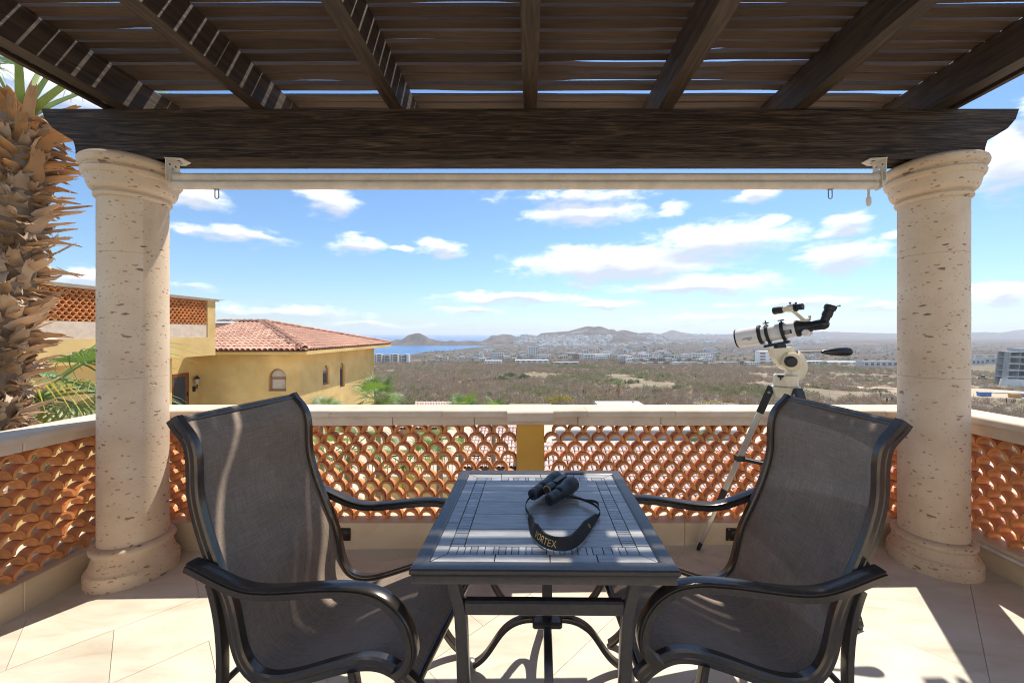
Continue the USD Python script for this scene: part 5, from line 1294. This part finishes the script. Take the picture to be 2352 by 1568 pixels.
for k, (px, py, Y, mt, rad, lb) in enumerate([(955, 1150, 10.5, 'croton', .55, 'red and yellow leaved shrub seen through the tiles above the left chair arm'), (990, 1125, 11.5, 'croton', .5, 'smaller orange leaved shrub beyond the red and yellow one, seen through the tiles'), (880, 1165, 10.0, 'leaf_dark', .5, 'dark green shrub seen through the tiles beside the left chair back'), (1040, 1110, 12.5, 'leaf_dark', .6, 'dark green shrub seen through the tiles just left of the table')]):
    c = at(px, py, Y); s = thing('garden_shrub', lb, 'shrub', (c[0], c[1], -5.1))
    obj('foliage', leafy(420, rad * 1.6, 1.6, .09, 40 + k), M[mt], s); obj('stem', tube((0, 0, 0), (0, 0, .8), .03), M['trunk_core'], s)
# ---------------------------------------------------------------- scrub, cacti and trees on the plain
def ground(px, py):
    """Where the line of sight through a point of the view meets the terrain."""
    Y = np.geomspace(28, 9000, 1400); x = (px - CX) * Y / FPX; z = EYE - (py - HOR) * Y / FPX
    h = terrain(x, Y); k = np.nonzero(z <= h)[0]
    k = k[0] if len(k) else len(Y) - 1
    return np.array([x[k], Y[k], h[k]])
def twigs(n, rad, zs_, seed, w=.05):
    r_ = np.random.default_rng(seed); d = r_.normal(size=(n, 3)); d[:, 2] = np.abs(d[:, 2]) + .12; d /= np.linalg.norm(d, axis=1, keepdims=True)
    l0 = r_.uniform(.1, .7, (n, 1)); l1 = l0 + r_.uniform(.2, .5, (n, 1))
    sc_ = np.array([1, 1, zs_]) * rad; j = r_.normal(size=(n, 3)) * .22
    p0, p1 = d * l0 * sc_ + j * rad * .5, (d + j) * l1 * sc_
    s = np.cross(d, r_.normal(size=(n, 3))); s /= np.linalg.norm(s, axis=1, keepdims=True)
    V = np.stack([p0 - s * w, p0 + s * w, p1], 1).reshape(-1, 3); V[:, 2] = np.maximum(V[:, 2], -.1)
    return trimesh.Trimesh(V, np.arange(3 * n).reshape(-1, 3), process=False)
pi_ = UsdGeom.PointInstancer.Define(stage, '/World/desert_scrub')
tag(pi_, 'grey brown leafless scrub covering the plain', kind='stuff')
protos = []
for k, (m, mt) in enumerate([(twigs(150, 1.7, 1.2, 1, .075), 'scrub'), (twigs(150, 2.0, 1.0, 2, .08), 'scrub'), (twigs(120, 1.5, 1.5, 3, .07), 'scrub_pale'), (leafy(170, 1.8, .95, .22, 4), 'scrub_green'), (leafy(130, 1.5, 1.0, .2, 6), 'scrub_pale'), (twigs(130, 1.8, 1.1, 7, .09), 'scrub_green')]):
    g_ = usdkit.mesh(stage, f'/World/desert_scrub/bush_{k + 1:03d}', m, M[mt]); protos.append(g_.GetPath())
pi_.CreatePrototypesRel().SetTargets(protos)
NS = 24000
u = npr.uniform(0, 1, NS * 2); r_s = np.sqrt(36 ** 2 + u * (760 ** 2 - 36 ** 2)) * np.where(npr.uniform(size=NS * 2) < .4, npr.uniform(.25, 1, NS * 2), 1); r_s = np.maximum(r_s, 34)
a_s = npr.uniform(math.radians(-32), math.radians(60), NS * 2)
xs, ys = r_s * np.sin(a_s), r_s * np.cos(a_s)
open_ = meshkit.fbm(np.stack([xs / 42, ys / 42, 0 * xs], -1), 3, 21)
keep = (ys > 32) & (open_ > .36) & ~(np.hypot((xs - 262) / 60, (ys - 236) / 40) < .95) & ~(np.hypot((xs - 225) / 44, (ys - 292) / 22) < 1) & ~((xs > 4) & (xs < 10) & (ys < 39)) & ~((xs < -2) & (xs > -9) & (ys < 34))
xs, ys = xs[keep][:NS], ys[keep][:NS]; zs_ = terrain(xs, ys); NS = len(xs)
gr = meshkit.fbm(np.stack([xs / 70, ys / 70, 0 * xs + 3], -1), 3, 33) + npr.normal(0, .09, NS)
pr = np.where(gr > .61, npr.choice([3, 5, 3], NS), np.where(npr.uniform(size=NS) < .26, npr.choice([2, 4], NS), npr.choice([0, 1], NS)))
pi_.CreateProtoIndicesAttr(Vt.IntArray.FromNumpy(pr.astype(np.int32)))
pi_.CreatePositionsAttr(Vt.Vec3fArray.FromNumpy(np.stack([xs, ys, zs_ - .1], -1).astype(np.float32)))
an = npr.uniform(0, 2 * PI, NS)
pi_.CreateOrientationsAttr(Vt.QuathArray([Gf.Quath(float(math.cos(a / 2)), 0, 0, float(math.sin(a / 2))) for a in an]))
sc_ = npr.uniform(.5, 1.1, NS) ** 1.5 * 1.45 * np.interp(ys, [30, 120, 300, 700], [.75, 1.0, 1.15, 1.6])
pi_.CreateScalesAttr(Vt.Vec3fArray.FromNumpy(np.stack([sc_, sc_, sc_ * npr.uniform(.75, 1.15, NS)], -1).astype(np.float32)))
# cacti
def cactus(h, arms, seed):
    r_ = random.Random(seed); ms = [lathe((0, 0, -.2), (0, 0, h), [(0, .16), (.1, .2), (.9, .2), (.97, .14), (1, .04)], 8)]
    for k in range(arms):
        a = r_.uniform(0, 2 * PI); z = h * r_.uniform(.1, .4); o_ = np.array([math.cos(a), math.sin(a), 0]) * r_.uniform(.45, .8); t = h * r_.uniform(.6, .95)
        ms.append(sweep(spline([(0, 0, z), o_ * .7 + [0, 0, z + .12], o_ + [0, 0, z + .6], o_ + [0, 0, t]], 8), circ(.15, 7), up=(-o_[1], o_[0], .01)))
    return ms
CD = [(826.9 + a * .3125, 716.6 + b * .3125) for a, b in ((630, 485), (690, 515), (1505, 490), (1845, 475), (1710, 540), (1950, 530), (1972, 532), (2045, 525), (2222, 495), (1645, 612), (1812, 612), (1832, 600), (1845, 645), (2113, 668), (2165, 668))] + [(1470 + a * .375, 679.9 + b * .375) for a, b in ((137, 512), (340, 505), (625, 485), (1063, 472), (890, 612), (1475, 632), (1548, 652), (1510, 655), (1283, 655), (2245, 725), (2290, 735))]
CH = [11, 12, 9, 9, 12, 10, 10, 10, 13, 14, 13, 12, 12, 12, 15, 13, 12, 10, 10, 13, 16, 14, 12, 10, 14, 12]
for k, (px, py) in enumerate(CD):
    py = min(py, 928); p = ground(px, py); h = CH[k] * p[1] / FPX
    where = 'left of the far palm' if px < 1418 else 'right of the far palm' if px < 1500 else 'on the plain behind the telescope' if px < 2064 else 'past the right column'
    lb = ('tall ' if CH[k] > 12 else 'small ' if CH[k] < 11 else '') + 'dark cactus in the scrub ' + where
    m = cactus(h, [0, 2, 1, 3][k % 4], k)
    tag(obj('cactus', m, M['cactus'], None, loc=p, smooth=50), lb, 'cactus', 'cacti on the plain')
def tree(label, px, py, hpx, mt, seed, wide=1.0, name='desert_tree', n=420, group=None, dens=.16):
    p = ground(px, py); h = hpx * p[1] / FPX; t = thing(name, label, 'tree', p)
    obj('crown', T(leafy(n, h * .62 * wide, .62 / wide, h * dens * .6, seed), (0, 0, h * .28)), M[mt], t)
    tk = [sweep(spline([(0, 0, -.3), (.04 * h, 0, h * .25), (0.02 * h, .03 * h, h * .5)], 8), circ(h * .035, 7), up=(0, 1, 0))]
    for k in range(4):
        a = k * 1.7 + seed; tk.append(sweep(spline([(.03 * h, 0, h * .22), (.15 * h * math.cos(a), .15 * h * math.sin(a), h * .42), (.3 * h * wide * math.cos(a), .3 * h * wide * math.sin(a), h * .6)], 6), circ(h * .018, 5), up=(0.1, .9, .1)))
    obj('trunk', tk, M['trunk_core'], t); return t
tree('bright green tree in the scrub, leftmost of the green trio', 1150, 877, 21, 'leaf_dark', 51, 1.4)
tree('taller dark green tree in the middle of the green trio', 1172, 870, 21, 'leaf_dark', 52, 1.2)
tree('round dark green tree, rightmost of the green trio', 1205, 872, 19, 'leaf_dark', 53, 1.3)
tree('brown bare shrubby tree left of the green trio', 1088, 878, 18, 'scrub', 54, 1.3)
tree('wide yellow flowering tree behind the railing near the pilaster', 1285, 934, 42, 'blossom', 55, 1.5, n=900, dens=.09)
tree('low yellow green bush with blossom left of the telescope', 1632, 932, 20, 'blossom', 56, 2.0, n=600, dens=.1)
tree('olive green spreading tree left of the telescope tripod', 1510, 905, 20, 'scrub_green', 57, 1.6)
tree('olive green tree right of the telescope head', 1890, 892, 18, 'scrub_green', 58, 1.8)
tree('grey green tree by the sandy track left of the right column', 2020, 905, 20, 'scrub_green', 59, 1.6)
tree('olive tree below the far palm', 1560, 895, 18, 'scrub_green', 60, 1.6)
tree('pale olive tree beside the railing right of the far palm', 1480, 925, 24, 'scrub_green', 61, 1.7)
tree('pale grey leafless tree past the right column, in front of the building site', 2292, 948, 34, 'scrub_pale', 62, 1.9, n=900, dens=.06)
p = ground(1420, 921); h = 40 * p[1] / FPX
fp = thing('far_palm', 'lone fan palm with a brown skirt standing out on the scrub plain', 'palm', p)
obj('trunk', tube((0, 0, -.2), (0, 0, h), h * .022), M['trunk_core'], fp)
obj('skirt', T(leafy(320, h * .22, 1.6, h * .05, 71), (0, 0, h * .5)), M['boot'], fp)
for k in range(18):
    a = k * 2.4; e = 1.2 - k * .085
    d = np.array([math.cos(a) * math.cos(e), math.sin(a) * math.cos(e), math.sin(e)])
    obj('frond', frame_to(fan(h * .20, 12, 2.8, .5, seed=500 + k), np.array([0, 0, h]) + d * h * .12, d), M['frond'], fp)
# ---------------------------------------------------------------- town
def block(th, w, d, h, wall, floors, cols, win=True, parapet=.4, mt2=None):
    obj('wall', bx(-w / 2, w / 2, 0, d, -1.5, h), M[wall], th)
    obj('parapet', [bx(-w / 2 - .06, w / 2 + .06, -.06, .25, h + .002, h + parapet), bx(-w / 2 - .06, w / 2 + .06, d - .25, d + .06, h + .002, h + parapet), bx(-w / 2 - .06, -w / 2 + .25, .25, d - .25, h + .002, h + parapet), bx(w / 2 - .25, w / 2 + .06, .25, d - .25, h + .002, h + parapet)], M[wall], th)
    fh = h / floors
    if win:
        for f in range(floors):
            for c in range(cols):
                cw = w / cols; x = -w / 2 + (c + .5) * cw
                obj('window', bx(x - cw * .27, x + cw * .27, -.05, .02, f * fh + fh * .30, f * fh + fh * .78), M['window_dark'], th)
FH = {}
def house_kind(key, w, d, h, wall, floors, cols, extra=None):
    FH[key] = (w, d, h, wall, floors, cols, extra)
house_kind('white', 11, 9, 6, 'white_wall', 2, 3); house_kind('tan', 10, 9, 6, 'tan_wall', 2, 2); house_kind('grey', 14, 10, 4.5, 'grey_wall', 1, 3); house_kind('brown', 8, 8, 7, 'brown_wall', 2, 2); house_kind('long', 26, 12, 7, 'white_wall', 2, 6); house_kind('tower', 16, 12, 16, 'white_wall', 5, 4); house_kind('hotel', 30, 14, 18, 'tan_wall', 6, 8)
DESC = {'white': 'small white flat-roofed house', 'tan': 'small tan flat-roofed house', 'grey': 'low grey house', 'brown': 'small brown house', 'long': 'long white two-storey building', 'tower': 'white mid-rise block', 'hotel': 'tan hotel block'}
SRC = {}
def town_house(key, p, rz, sc, where):
    w, d, h, wall, fl_, cols, ex = FH[key]
    gk = f'{DESC[key]}s {where}'
    lb = f'{DESC[key]} {where}'
    nm = {'white': 'white_house', 'tan': 'tan_house', 'grey': 'grey_house', 'brown': 'brown_house', 'long': 'long_building', 'tower': 'apartment_tower', 'hotel': 'hotel_block'}[key]
    if key not in SRC:
        c = stage.DefinePrim(f'/World/Looks/{nm}_source', 'Xform') if False else None
        t = thing(nm, lb, 'house' if key in ('white', 'tan', 'grey', 'brown') else 'building', group=gk)
        block(t, w, d, h, wall, fl_, cols)
        x = UsdGeom.Xformable(t); x.ClearXformOpOrder(); x.AddTranslateOp(opSuffix='p').Set(Gf.Vec3d(*map(float, p))); x.AddRotateZOp(opSuffix='p').Set(float(math.degrees(rz))); x.AddScaleOp(opSuffix='p').Set(Gf.Vec3f(*map(float, sc)))
        SRC[key] = t; return t
    return copy_of(SRC[key], p, rz, sc, lb, gk)
tr_ = random.Random(5)
# two terraces of white and tan cube houses along the edge of the scrub
for row, (ya_, xs0, xs1) in enumerate(((839, 1432, 1745), (831.5, 1448, 1640))):
    x = xs0
    while x < xs1:
        p = ground(x, ya_ + tr_.uniform(-.4, .4)); sc1 = tr_.uniform(.8, 1.15) * p[1] / 700
        key = tr_.choice(['white', 'white', 'white', 'tan', 'tan', 'brown'])
        town_house(key, p, tr_.uniform(-.25, .25), (sc1, sc1, sc1 * tr_.uniform(.8, 1.1)), 'in the terrace edging the scrub')
        x += tr_.uniform(9.5, 15)
for px0, px1, py, hp_, key, wh in ((1113, 1152, 838.5, 10, 'long', 'nearest the scrub'), (1183, 1260, 837.5, 10, 'long', 'with a walled yard above the green trees'), (1127, 1157, 822, 11, 'long', 'behind the one nearest the scrub'), (1235, 1264, 824, 9, 'long', 'behind the walled yard'), (1100, 1116, 828, 6, 'white', 'beside the long white buildings'), (1270, 1330, 838, 6, 'grey', 'along the sandy lot'), (1845, 1900, 836, 6, 'long', 'in a low strip right of the telescope head'), (1900, 1984, 836, 5, 'long', 'in a low strip left of the long grey building'), (1984, 2024, 842, 11, 'grey', 'in a long row beside the right column'), (2024, 2064, 842, 11, 'grey', 'touching the right column edge'), (2232, 2262, 838, 12, 'grey', 'just past the right column'), (2262, 2300, 835, 12, 'grey', 'between the right column and the concrete shell'), (2236, 2290, 824, 8, 'tan', 'with low roofs past the right column')):
    p = ground((px0 + px1) / 2, py); w, d, h = FH[key][:3]; sx_ = (px1 - px0) * p[1] / FPX / w; sz = hp_ * p[1] / FPX / h
    town_house(key, p, 0, (sx_, min(sx_, 1.6), sz), wh)
# apartment blocks with balconies by the bay
for k, px in enumerate((868, 886, 905, 925, 934)):
    p = ground(px, 833.5); s = p[1] / FPX; w, h = (17 if k < 4 else 9) * s, (20 - (k % 2)) * s
    t = thing('balcony_block', ['pale balcony apartment block touching the corner of the yellow house', 'second pale apartment block from the yellow house', 'third pale apartment block from the yellow house', 'fourth and widest pale apartment block of the bayside row', 'narrow white stair block ending the bayside apartment row'][k], 'building', p)
    obj('wall', bx(-w / 2, w / 2, 0, 12, -2, h), M['tan_wall' if k < 4 else 'white_wall'], t)
    for f in range(5):
        z = h * (f + .25) / 5.2
        if k < 4:
            obj('balcony', bx(-w * .12, w * .42, -1.6, -.02, z, z + h * .045), M['white_wall'], t)
            obj('window', bx(-w * .10, w * .40, -.06, .02, z + h * .05, z + h * .155), M['window_dark'], t)
        obj('window', bx(-w * .42, -w * .26, -.06, .02, z + h * .03, z + h * .13), M['window_dark'], t)
# white multi-storey building behind the telescope mount
p = ground(1792, 836); s = p[1] / FPX; w, h = 94 * s, 30 * s
t = thing('white_block', 'white five-storey block with brown window bands behind the telescope mount', 'building', p)
obj('wall', [bx(-w / 2, w / 2, 0, 14, -2, h)], M['white_wall'], t)
for f in range(4):
    z = h * (f + .28) / 4.4
    for a, b in ((-.49, -.36), (-.26, -.10), (-.04, .08), (.16, .26), (.34, .46)):
        obj('window', bx(w * a, w * b, -.08, .02, z, z + h * .13), M['brown_wall'] if a < 0 else M['window_dark'], t)
obj('lift_shaft', bx(w * .36, w * .48, 3, 9, h + .01, h + 6 * s), M['grey_wall'], t)
# scattered houses of the town, then the crowded far slopes as one mass
cnt = 0
while cnt < 210:
    py = 787 + 40 * tr_.random() ** .9; px = tr_.uniform(985, 2060) if tr_.random() < .75 else tr_.uniform(1040, 1560)
    if px < 1145 + (py < 800) * 60 - (py - 800) * 6.5 or (px > 1700 and py < 800) or (px > 1640 and tr_.random() < .75) or (py > 828 and 1430 < px): continue
    p = ground(px, py)
    if p[2] < SEA + 1.5 or p[1] > 2600: continue
    key = tr_.choices(['white', 'tan', 'grey', 'long', 'tower', 'hotel', 'brown'], [6, 4, 2, 2, .6, .12 if px < 1160 else 0, .7])[0]
    sc1 = tr_.uniform(.8, 1.5)
    where = 'near the bay shore' if px < 1180 else 'in the town below the high hill' if px < 1450 else 'on the plain left of the telescope' if px < 1700 else 'on the plain right of the telescope'
    town_house(key, p, tr_.uniform(-.5, .5), (sc1, sc1, sc1 * tr_.uniform(.8, 1.2)), where); cnt += 1
def instancer(name, label, protos_, pts, scales, rots, ids):
    pi = UsdGeom.PointInstancer.Define(stage, '/World/' + name); tag(pi, label, kind='stuff'); T_ = []
    for k, (m, mt) in enumerate(protos_): T_.append(usdkit.mesh(stage, f'/World/{name}/piece_{k + 1:03d}', m, M[mt]).GetPath())
    pi.CreatePrototypesRel().SetTargets(T_); n = len(pts)
    pi.CreateProtoIndicesAttr(Vt.IntArray(list(map(int, ids)))); pi.CreatePositionsAttr(Vt.Vec3fArray.FromNumpy(np.asarray(pts, np.float32)))
    pi.CreateOrientationsAttr(Vt.QuathArray([Gf.Quath(float(math.cos(a / 2)), 0, 0, float(math.sin(a / 2))) for a in rots])); pi.CreateScalesAttr(Vt.Vec3fArray.FromNumpy(np.asarray(scales, np.float32)))
def far_points(n, x0, x1, y0, y1, cond):
    out = []
    PX = np.array([tr_.uniform(x0, x1) for _ in range(n * 3)]); PY = np.array([y0 + (y1 - y0) * tr_.random() for _ in range(n * 3)])
    for a, b in zip(PX, PY):
        if len(out) >= n: break
        p = ground(a, b)
        if cond(p, a, b): out.append(p)
    return out
fpts = far_points(1700, 1180, 1900, 766, 802, lambda p, a, b: 2300 < p[1] < 8000 and p[2] > SEA + 3 and (meshkit.fbm(np.array([[p[0] / 260, p[1] / 420, 0]]), 2, 3)[0] > (.47 if a < 1560 else .56)) and p[2] < -20)
hb = bx(-6, 6, 0, 10, -2, 6); hb2 = [bx(-9, 9, 0, 10, -2, 5), bx(-9, 0, 2, 10, 5, 9)]
instancer('far_town', 'mass of tiny pale houses on the slopes of the far hills', [(hb, 'white_wall'), (hb, 'tan_wall'), (trimesh.util.concatenate(hb2), 'grey_wall')], fpts, [np.array([1, 1, 1]) * tr_.uniform(.8, 1.9) for _ in fpts], [tr_.uniform(-.6, .6) for _ in fpts], [tr_.choice([0, 0, 1, 2]) for _ in fpts])
gpts = far_points(1200, 960, 2350, 786, 838, lambda p, a, b: p[1] > 560 and p[2] > SEA + 1.5)
instancer('town_trees', 'small dark trees between the houses of the town', [(leafy(110, 3.2, 1.0, .8, 81), 'leaf_dark'), (leafy(110, 3.0, 1.2, .8, 82), 'scrub_green')], gpts, [np.array([1, 1, 1]) * tr_.uniform(.6, 1.6) for _ in gpts], [tr_.uniform(0, 6) for _ in gpts], [tr_.choice([0, 1]) for _ in gpts])
# ---------------------------------------------------------------- building site on the right
b0 = ground(2312, 886)
cs = thing('concrete_shell', 'raw concrete shell of a terraced building under construction at the right edge', 'building')
S_ = b0[1] / FPX
nb = 7
base_pts = [b0 + np.array([(k * 15.5 + k * k * .4) * S_, -k * 5.0 * S_ * 1.2, 0]) for k in range(nb + 1)]
lean = np.array([17 * S_ , 6 * S_, 78 * S_]); fz_ = [.0, .26, .45, .64, .84]
for k, b in enumerate(base_pts):
    b = b * [1, 1, 1]; b[2] = b0[2] - .5
    t0, t1 = b + lean * .0, b + lean * 1.0
    back = np.array([1.2, 5.0, 0]); wv = np.array([.35 * S_ * 3, 0, 0])
    obj('pier', hull([p + q + w_ for p in (t0, t1) for q in (np.zeros(3), back) for w_ in (np.zeros(3), wv)]), M['concrete'], cs)
for k in range(nb):
    p, q = base_pts[k].copy(), base_pts[k + 1].copy(); p[2] = q[2] = b0[2] - .5
    for f in fz_[1:] + [1.0]:
        a, c_ = p + lean * f, q + lean * f; back = np.array([3.0, 11.0, 0]); th_ = np.array([0, 0, .45])
        obj('floor_slab', hull([v + w_ for v in (a, c_, a + back, c_ + back) for w_ in (th_ * 0, th_)]), M['concrete'], cs)
        if f < 1: obj('upstand', hull([v + w_ for v in (a - [0, .05, 0], c_ - [0, .05, 0], a + [0, .3, 0], c_ + [0, .3, 0]) for w_ in (th_, th_ + [0, 0, 1.0])]), M['concrete'], cs)
    bk = np.array([3.2, 11.0, 0]); obj('back_wall', hull([v + bk + w_ for v in (p, q, p + lean, q + lean) for w_ in (np.zeros(3), np.array([0, .4, 0]))]), M['concrete'], cs)
    mid = (p + q) / 2 + np.array([-1.0, -3.0, 0]); obj('base_drum', lathe(mid + [0, 3, -1.5], mid + lean * .2 + [0, 3, 0], [(0, 6.2), (1, 5.6)], 20), M['white_wall'], cs, smooth=40)
obj('roof_house', bx(base_pts[2][0] + 4, base_pts[2][0] + 16, b0[1] + 4, b0[1] + 12, b0[2] + 78 * S_, b0[2] + 86 * S_), M['concrete'], cs)
def skip(label, px, py, wpx, hpx, mt, name='skip', open_top=True):
    p = ground(px, py); s = p[1] / FPX; w, h = wpx * s, hpx * s; t = thing(name, label, 'container', p)
    o_ = Polygon([(-w / 2, 0), (w / 2, 0), (w / 2 * 1.1, h), (-w / 2 * 1.1, h)])
    sh = extr_y(o_, -1.2, 1.2); obj('body', sh, M[mt], t)
    if open_top: obj('rim', [bx(-w * .57, w * .57, -1.32, -1.18, h * .93, h * 1.04), bx(-w * .57, w * .57, 1.18, 1.32, h * .93, h * 1.04)], M[mt], t); obj('load', bx(-w * .5, w * .5, -1.15, 1.15, h * .98, h * 1.002), M['sand'], t)
    for k in range(4): obj('rib', bx(-w * .42 + k * w * .28 - .06, -w * .42 + k * w * .28 + .06, -1.30, -1.21, h * .08, h * .9), M[mt], t)
    return t
skip('blue skip standing below the loader past the right column', 2260, 909, 22, 9, 'blue_paint')
skip('orange skip with a load, right of the blue skip', 2331, 913, 19, 9, 'orange_paint')
skip('second blue skip at the right edge, beside the orange one', 2357, 912, 12, 8, 'blue_paint')
skip('red site container left of the right column, the taller of two', 2034, 869, 8, 7, 'red_paint', 'site_container', False)
skip('low red site container left of the right column', 2024, 869, 9, 4, 'red_paint', 'site_container', False)
p = ground(2262, 873); s = p[1] / FPX; ld_ = thing('wheel_loader', 'wheel loader on the bare sand of the building site', 'loader', p, rz=-.25)
u_ = 20 * s / 7.2
def lb_(x0, x1, y0, y1, z0, z1, b=.08): return bx(x0 * u_, x1 * u_, y0 * u_, y1 * u_, z0 * u_, z1 * u_, b)
obj('body', lb_(-1.3, 1.3, .2, 4.6, 1.0, 2.3), M['yellow_paint'], ld_)
cb = obj('cab', lb_(-.85, .85, 1.0, 2.6, 2.31, 3.9), M['window_dark'], ld_); obj('cab_roof', lb_(-.95, .95, .9, 2.7, 3.91, 4.08), M['white_wall'], cb)
bk = extr_x(Polygon([(-2.6 * u_, .15 * u_), (-1.2 * u_, .15 * u_), (-.9 * u_, 1.5 * u_), (-1.15 * u_, 1.5 * u_), (-1.5 * u_, .5 * u_), (-2.6 * u_, .35 * u_)]), -1.75 * u_, 1.75 * u_); obj('bucket', bk, M['yellow_paint'], ld_)
for sx_ in (-1, 1):
    obj('lift_arm', hull([np.array([sx_ * .9 + dx, y_, z_]) * u_ for dx in (-.12, .12) for y_, z_ in ((-1.2, .7), (-1.2, 1.0), (1.0, 1.9), (1.0, 2.25))]), M['yellow_paint'], ld_)
    for y_ in (.7, 3.7): obj('wheel', lathe((sx_ * 1.0 * u_, y_ * u_, .78 * u_), (sx_ * 1.65 * u_, y_ * u_, .78 * u_), [(0, .7 * u_), (.15, .8 * u_), (.85, .8 * u_), (1, .68 * u_)], 18), M['tyre'], ld_)
# kerb walls, slabs and vehicles of the site
rw = thing('retaining_wall', 'low curved concrete kerb wall crossing the building site', 'wall')
rp = [ground(x, y_) for x, y_ in ((2222, 871), (2240, 881), (2262, 888), (2290, 893), (2330, 897))]
obj('wall', sweep(spline([q + [0, 0, .4] for q in rp], 24), rrect(.5, 1.6, .05, 2)), M['concrete'], rw)
ps_ = ground(2300, 873)
pl2 = thing('slab_stack', 'stack of concrete planks at the foot of the concrete shell', 'stack', ps_)
for k in range(4): obj('plank', bx(-4 + .5 * (k % 2), 3.2 + .4 * k, 0, 2, k * .62, k * .62 + .5), M['concrete'], pl2)
wp = thing('white_slab', 'flat white slab lying across the bare sand of the site', 'slab', ground(2310, 903)); obj('slab', bx(-7, 7, -1, 1.2, .05, .5), M['white_wall'], wp)
car0 = None
for k, (px, py, lb) in enumerate(((2046, 871, 'white vehicle parked next to the tall red container'), (2056, 873, 'white vehicle parked nearest the right column'), (2042, 874.5, 'silver vehicle parked in front of the white ones'), (2014, 870, 'white vehicle parked left of the red containers'))):
    p = ground(px, py)
    if car0 is None:
        t = thing('parked_car', lb, 'car', group='vehicles parked by the site'); x = UsdGeom.Xformable(t); x.ClearXformOpOrder(); x.AddTranslateOp(opSuffix='p').Set(Gf.Vec3d(*map(float, p))); x.AddRotateZOp(opSuffix='p').Set(10.0); x.AddScaleOp(opSuffix='p').Set(Gf.Vec3f(1, 1, 1))
        obj('body', hull([(x_, y_, z_) for x_, z_ in ((-2.2, .4), (2.2, .4), (2.2, .85), (-2.2, .95)) for y_ in (-.85, .85)]), M['white_metal'], t)
        obj('cabin', hull([(x_, y_, z_) for x_, z_, yy in ((-1.7, .93, .8), (1.1, .9, .8), (.5, 1.45, .65), (-1.3, 1.45, .65)) for y_ in (-yy, yy)]), M['window_dark'], t)
        for sx_ in (-1.35, 1.35):
            for y_ in (-.86, .70): obj('wheel', lathe((sx_, y_, .33), (sx_, y_ + .16, .33), [(0, .33), (1, .33)], 14), M['tyre'], t)
        car0 = t
    else: copy_of(car0, p, .2 * k, (1, 1, 1), lb)
# labels of look-alikes: their order from the left
ORD = ['first', 'second', 'third', 'fourth', 'fifth', 'sixth', 'seventh', 'eighth', 'ninth', 'tenth', 'eleventh', 'twelfth', 'thirteenth', 'fourteenth', 'fifteenth', 'sixteenth', 'seventeenth', 'eighteenth', 'nineteenth', 'twentieth']
TENS = ['', '', 'twenty', 'thirty', 'forty', 'fifty', 'sixty']
def ordinal(i):
    return ORD[i] if i < 20 else TENS[(i + 1) // 10] + ('ieth' if (i + 1) % 10 == 0 else '-' + ORD[(i + 1) % 10 - 1]).replace('tyieth', 'tieth')
by = {}
for pr_ in stage.GetPrimAtPath('/World').GetChildren():
    cd = pr_.GetCustomData()
    if 'label' in cd and 'category' in cd: by.setdefault(cd['label'], []).append(pr_)
for lb, ps in by.items():
    if len(ps) > 1:
        def key_(q):
            t = UsdGeom.Xformable(q).GetLocalTransformation().ExtractTranslation(); return t[0] / max(t[1], 1)
        for i, q in enumerate(sorted(ps, key=key_)):
            q.SetCustomDataByKey('label', f'{lb}, {ordinal(i)} from left')
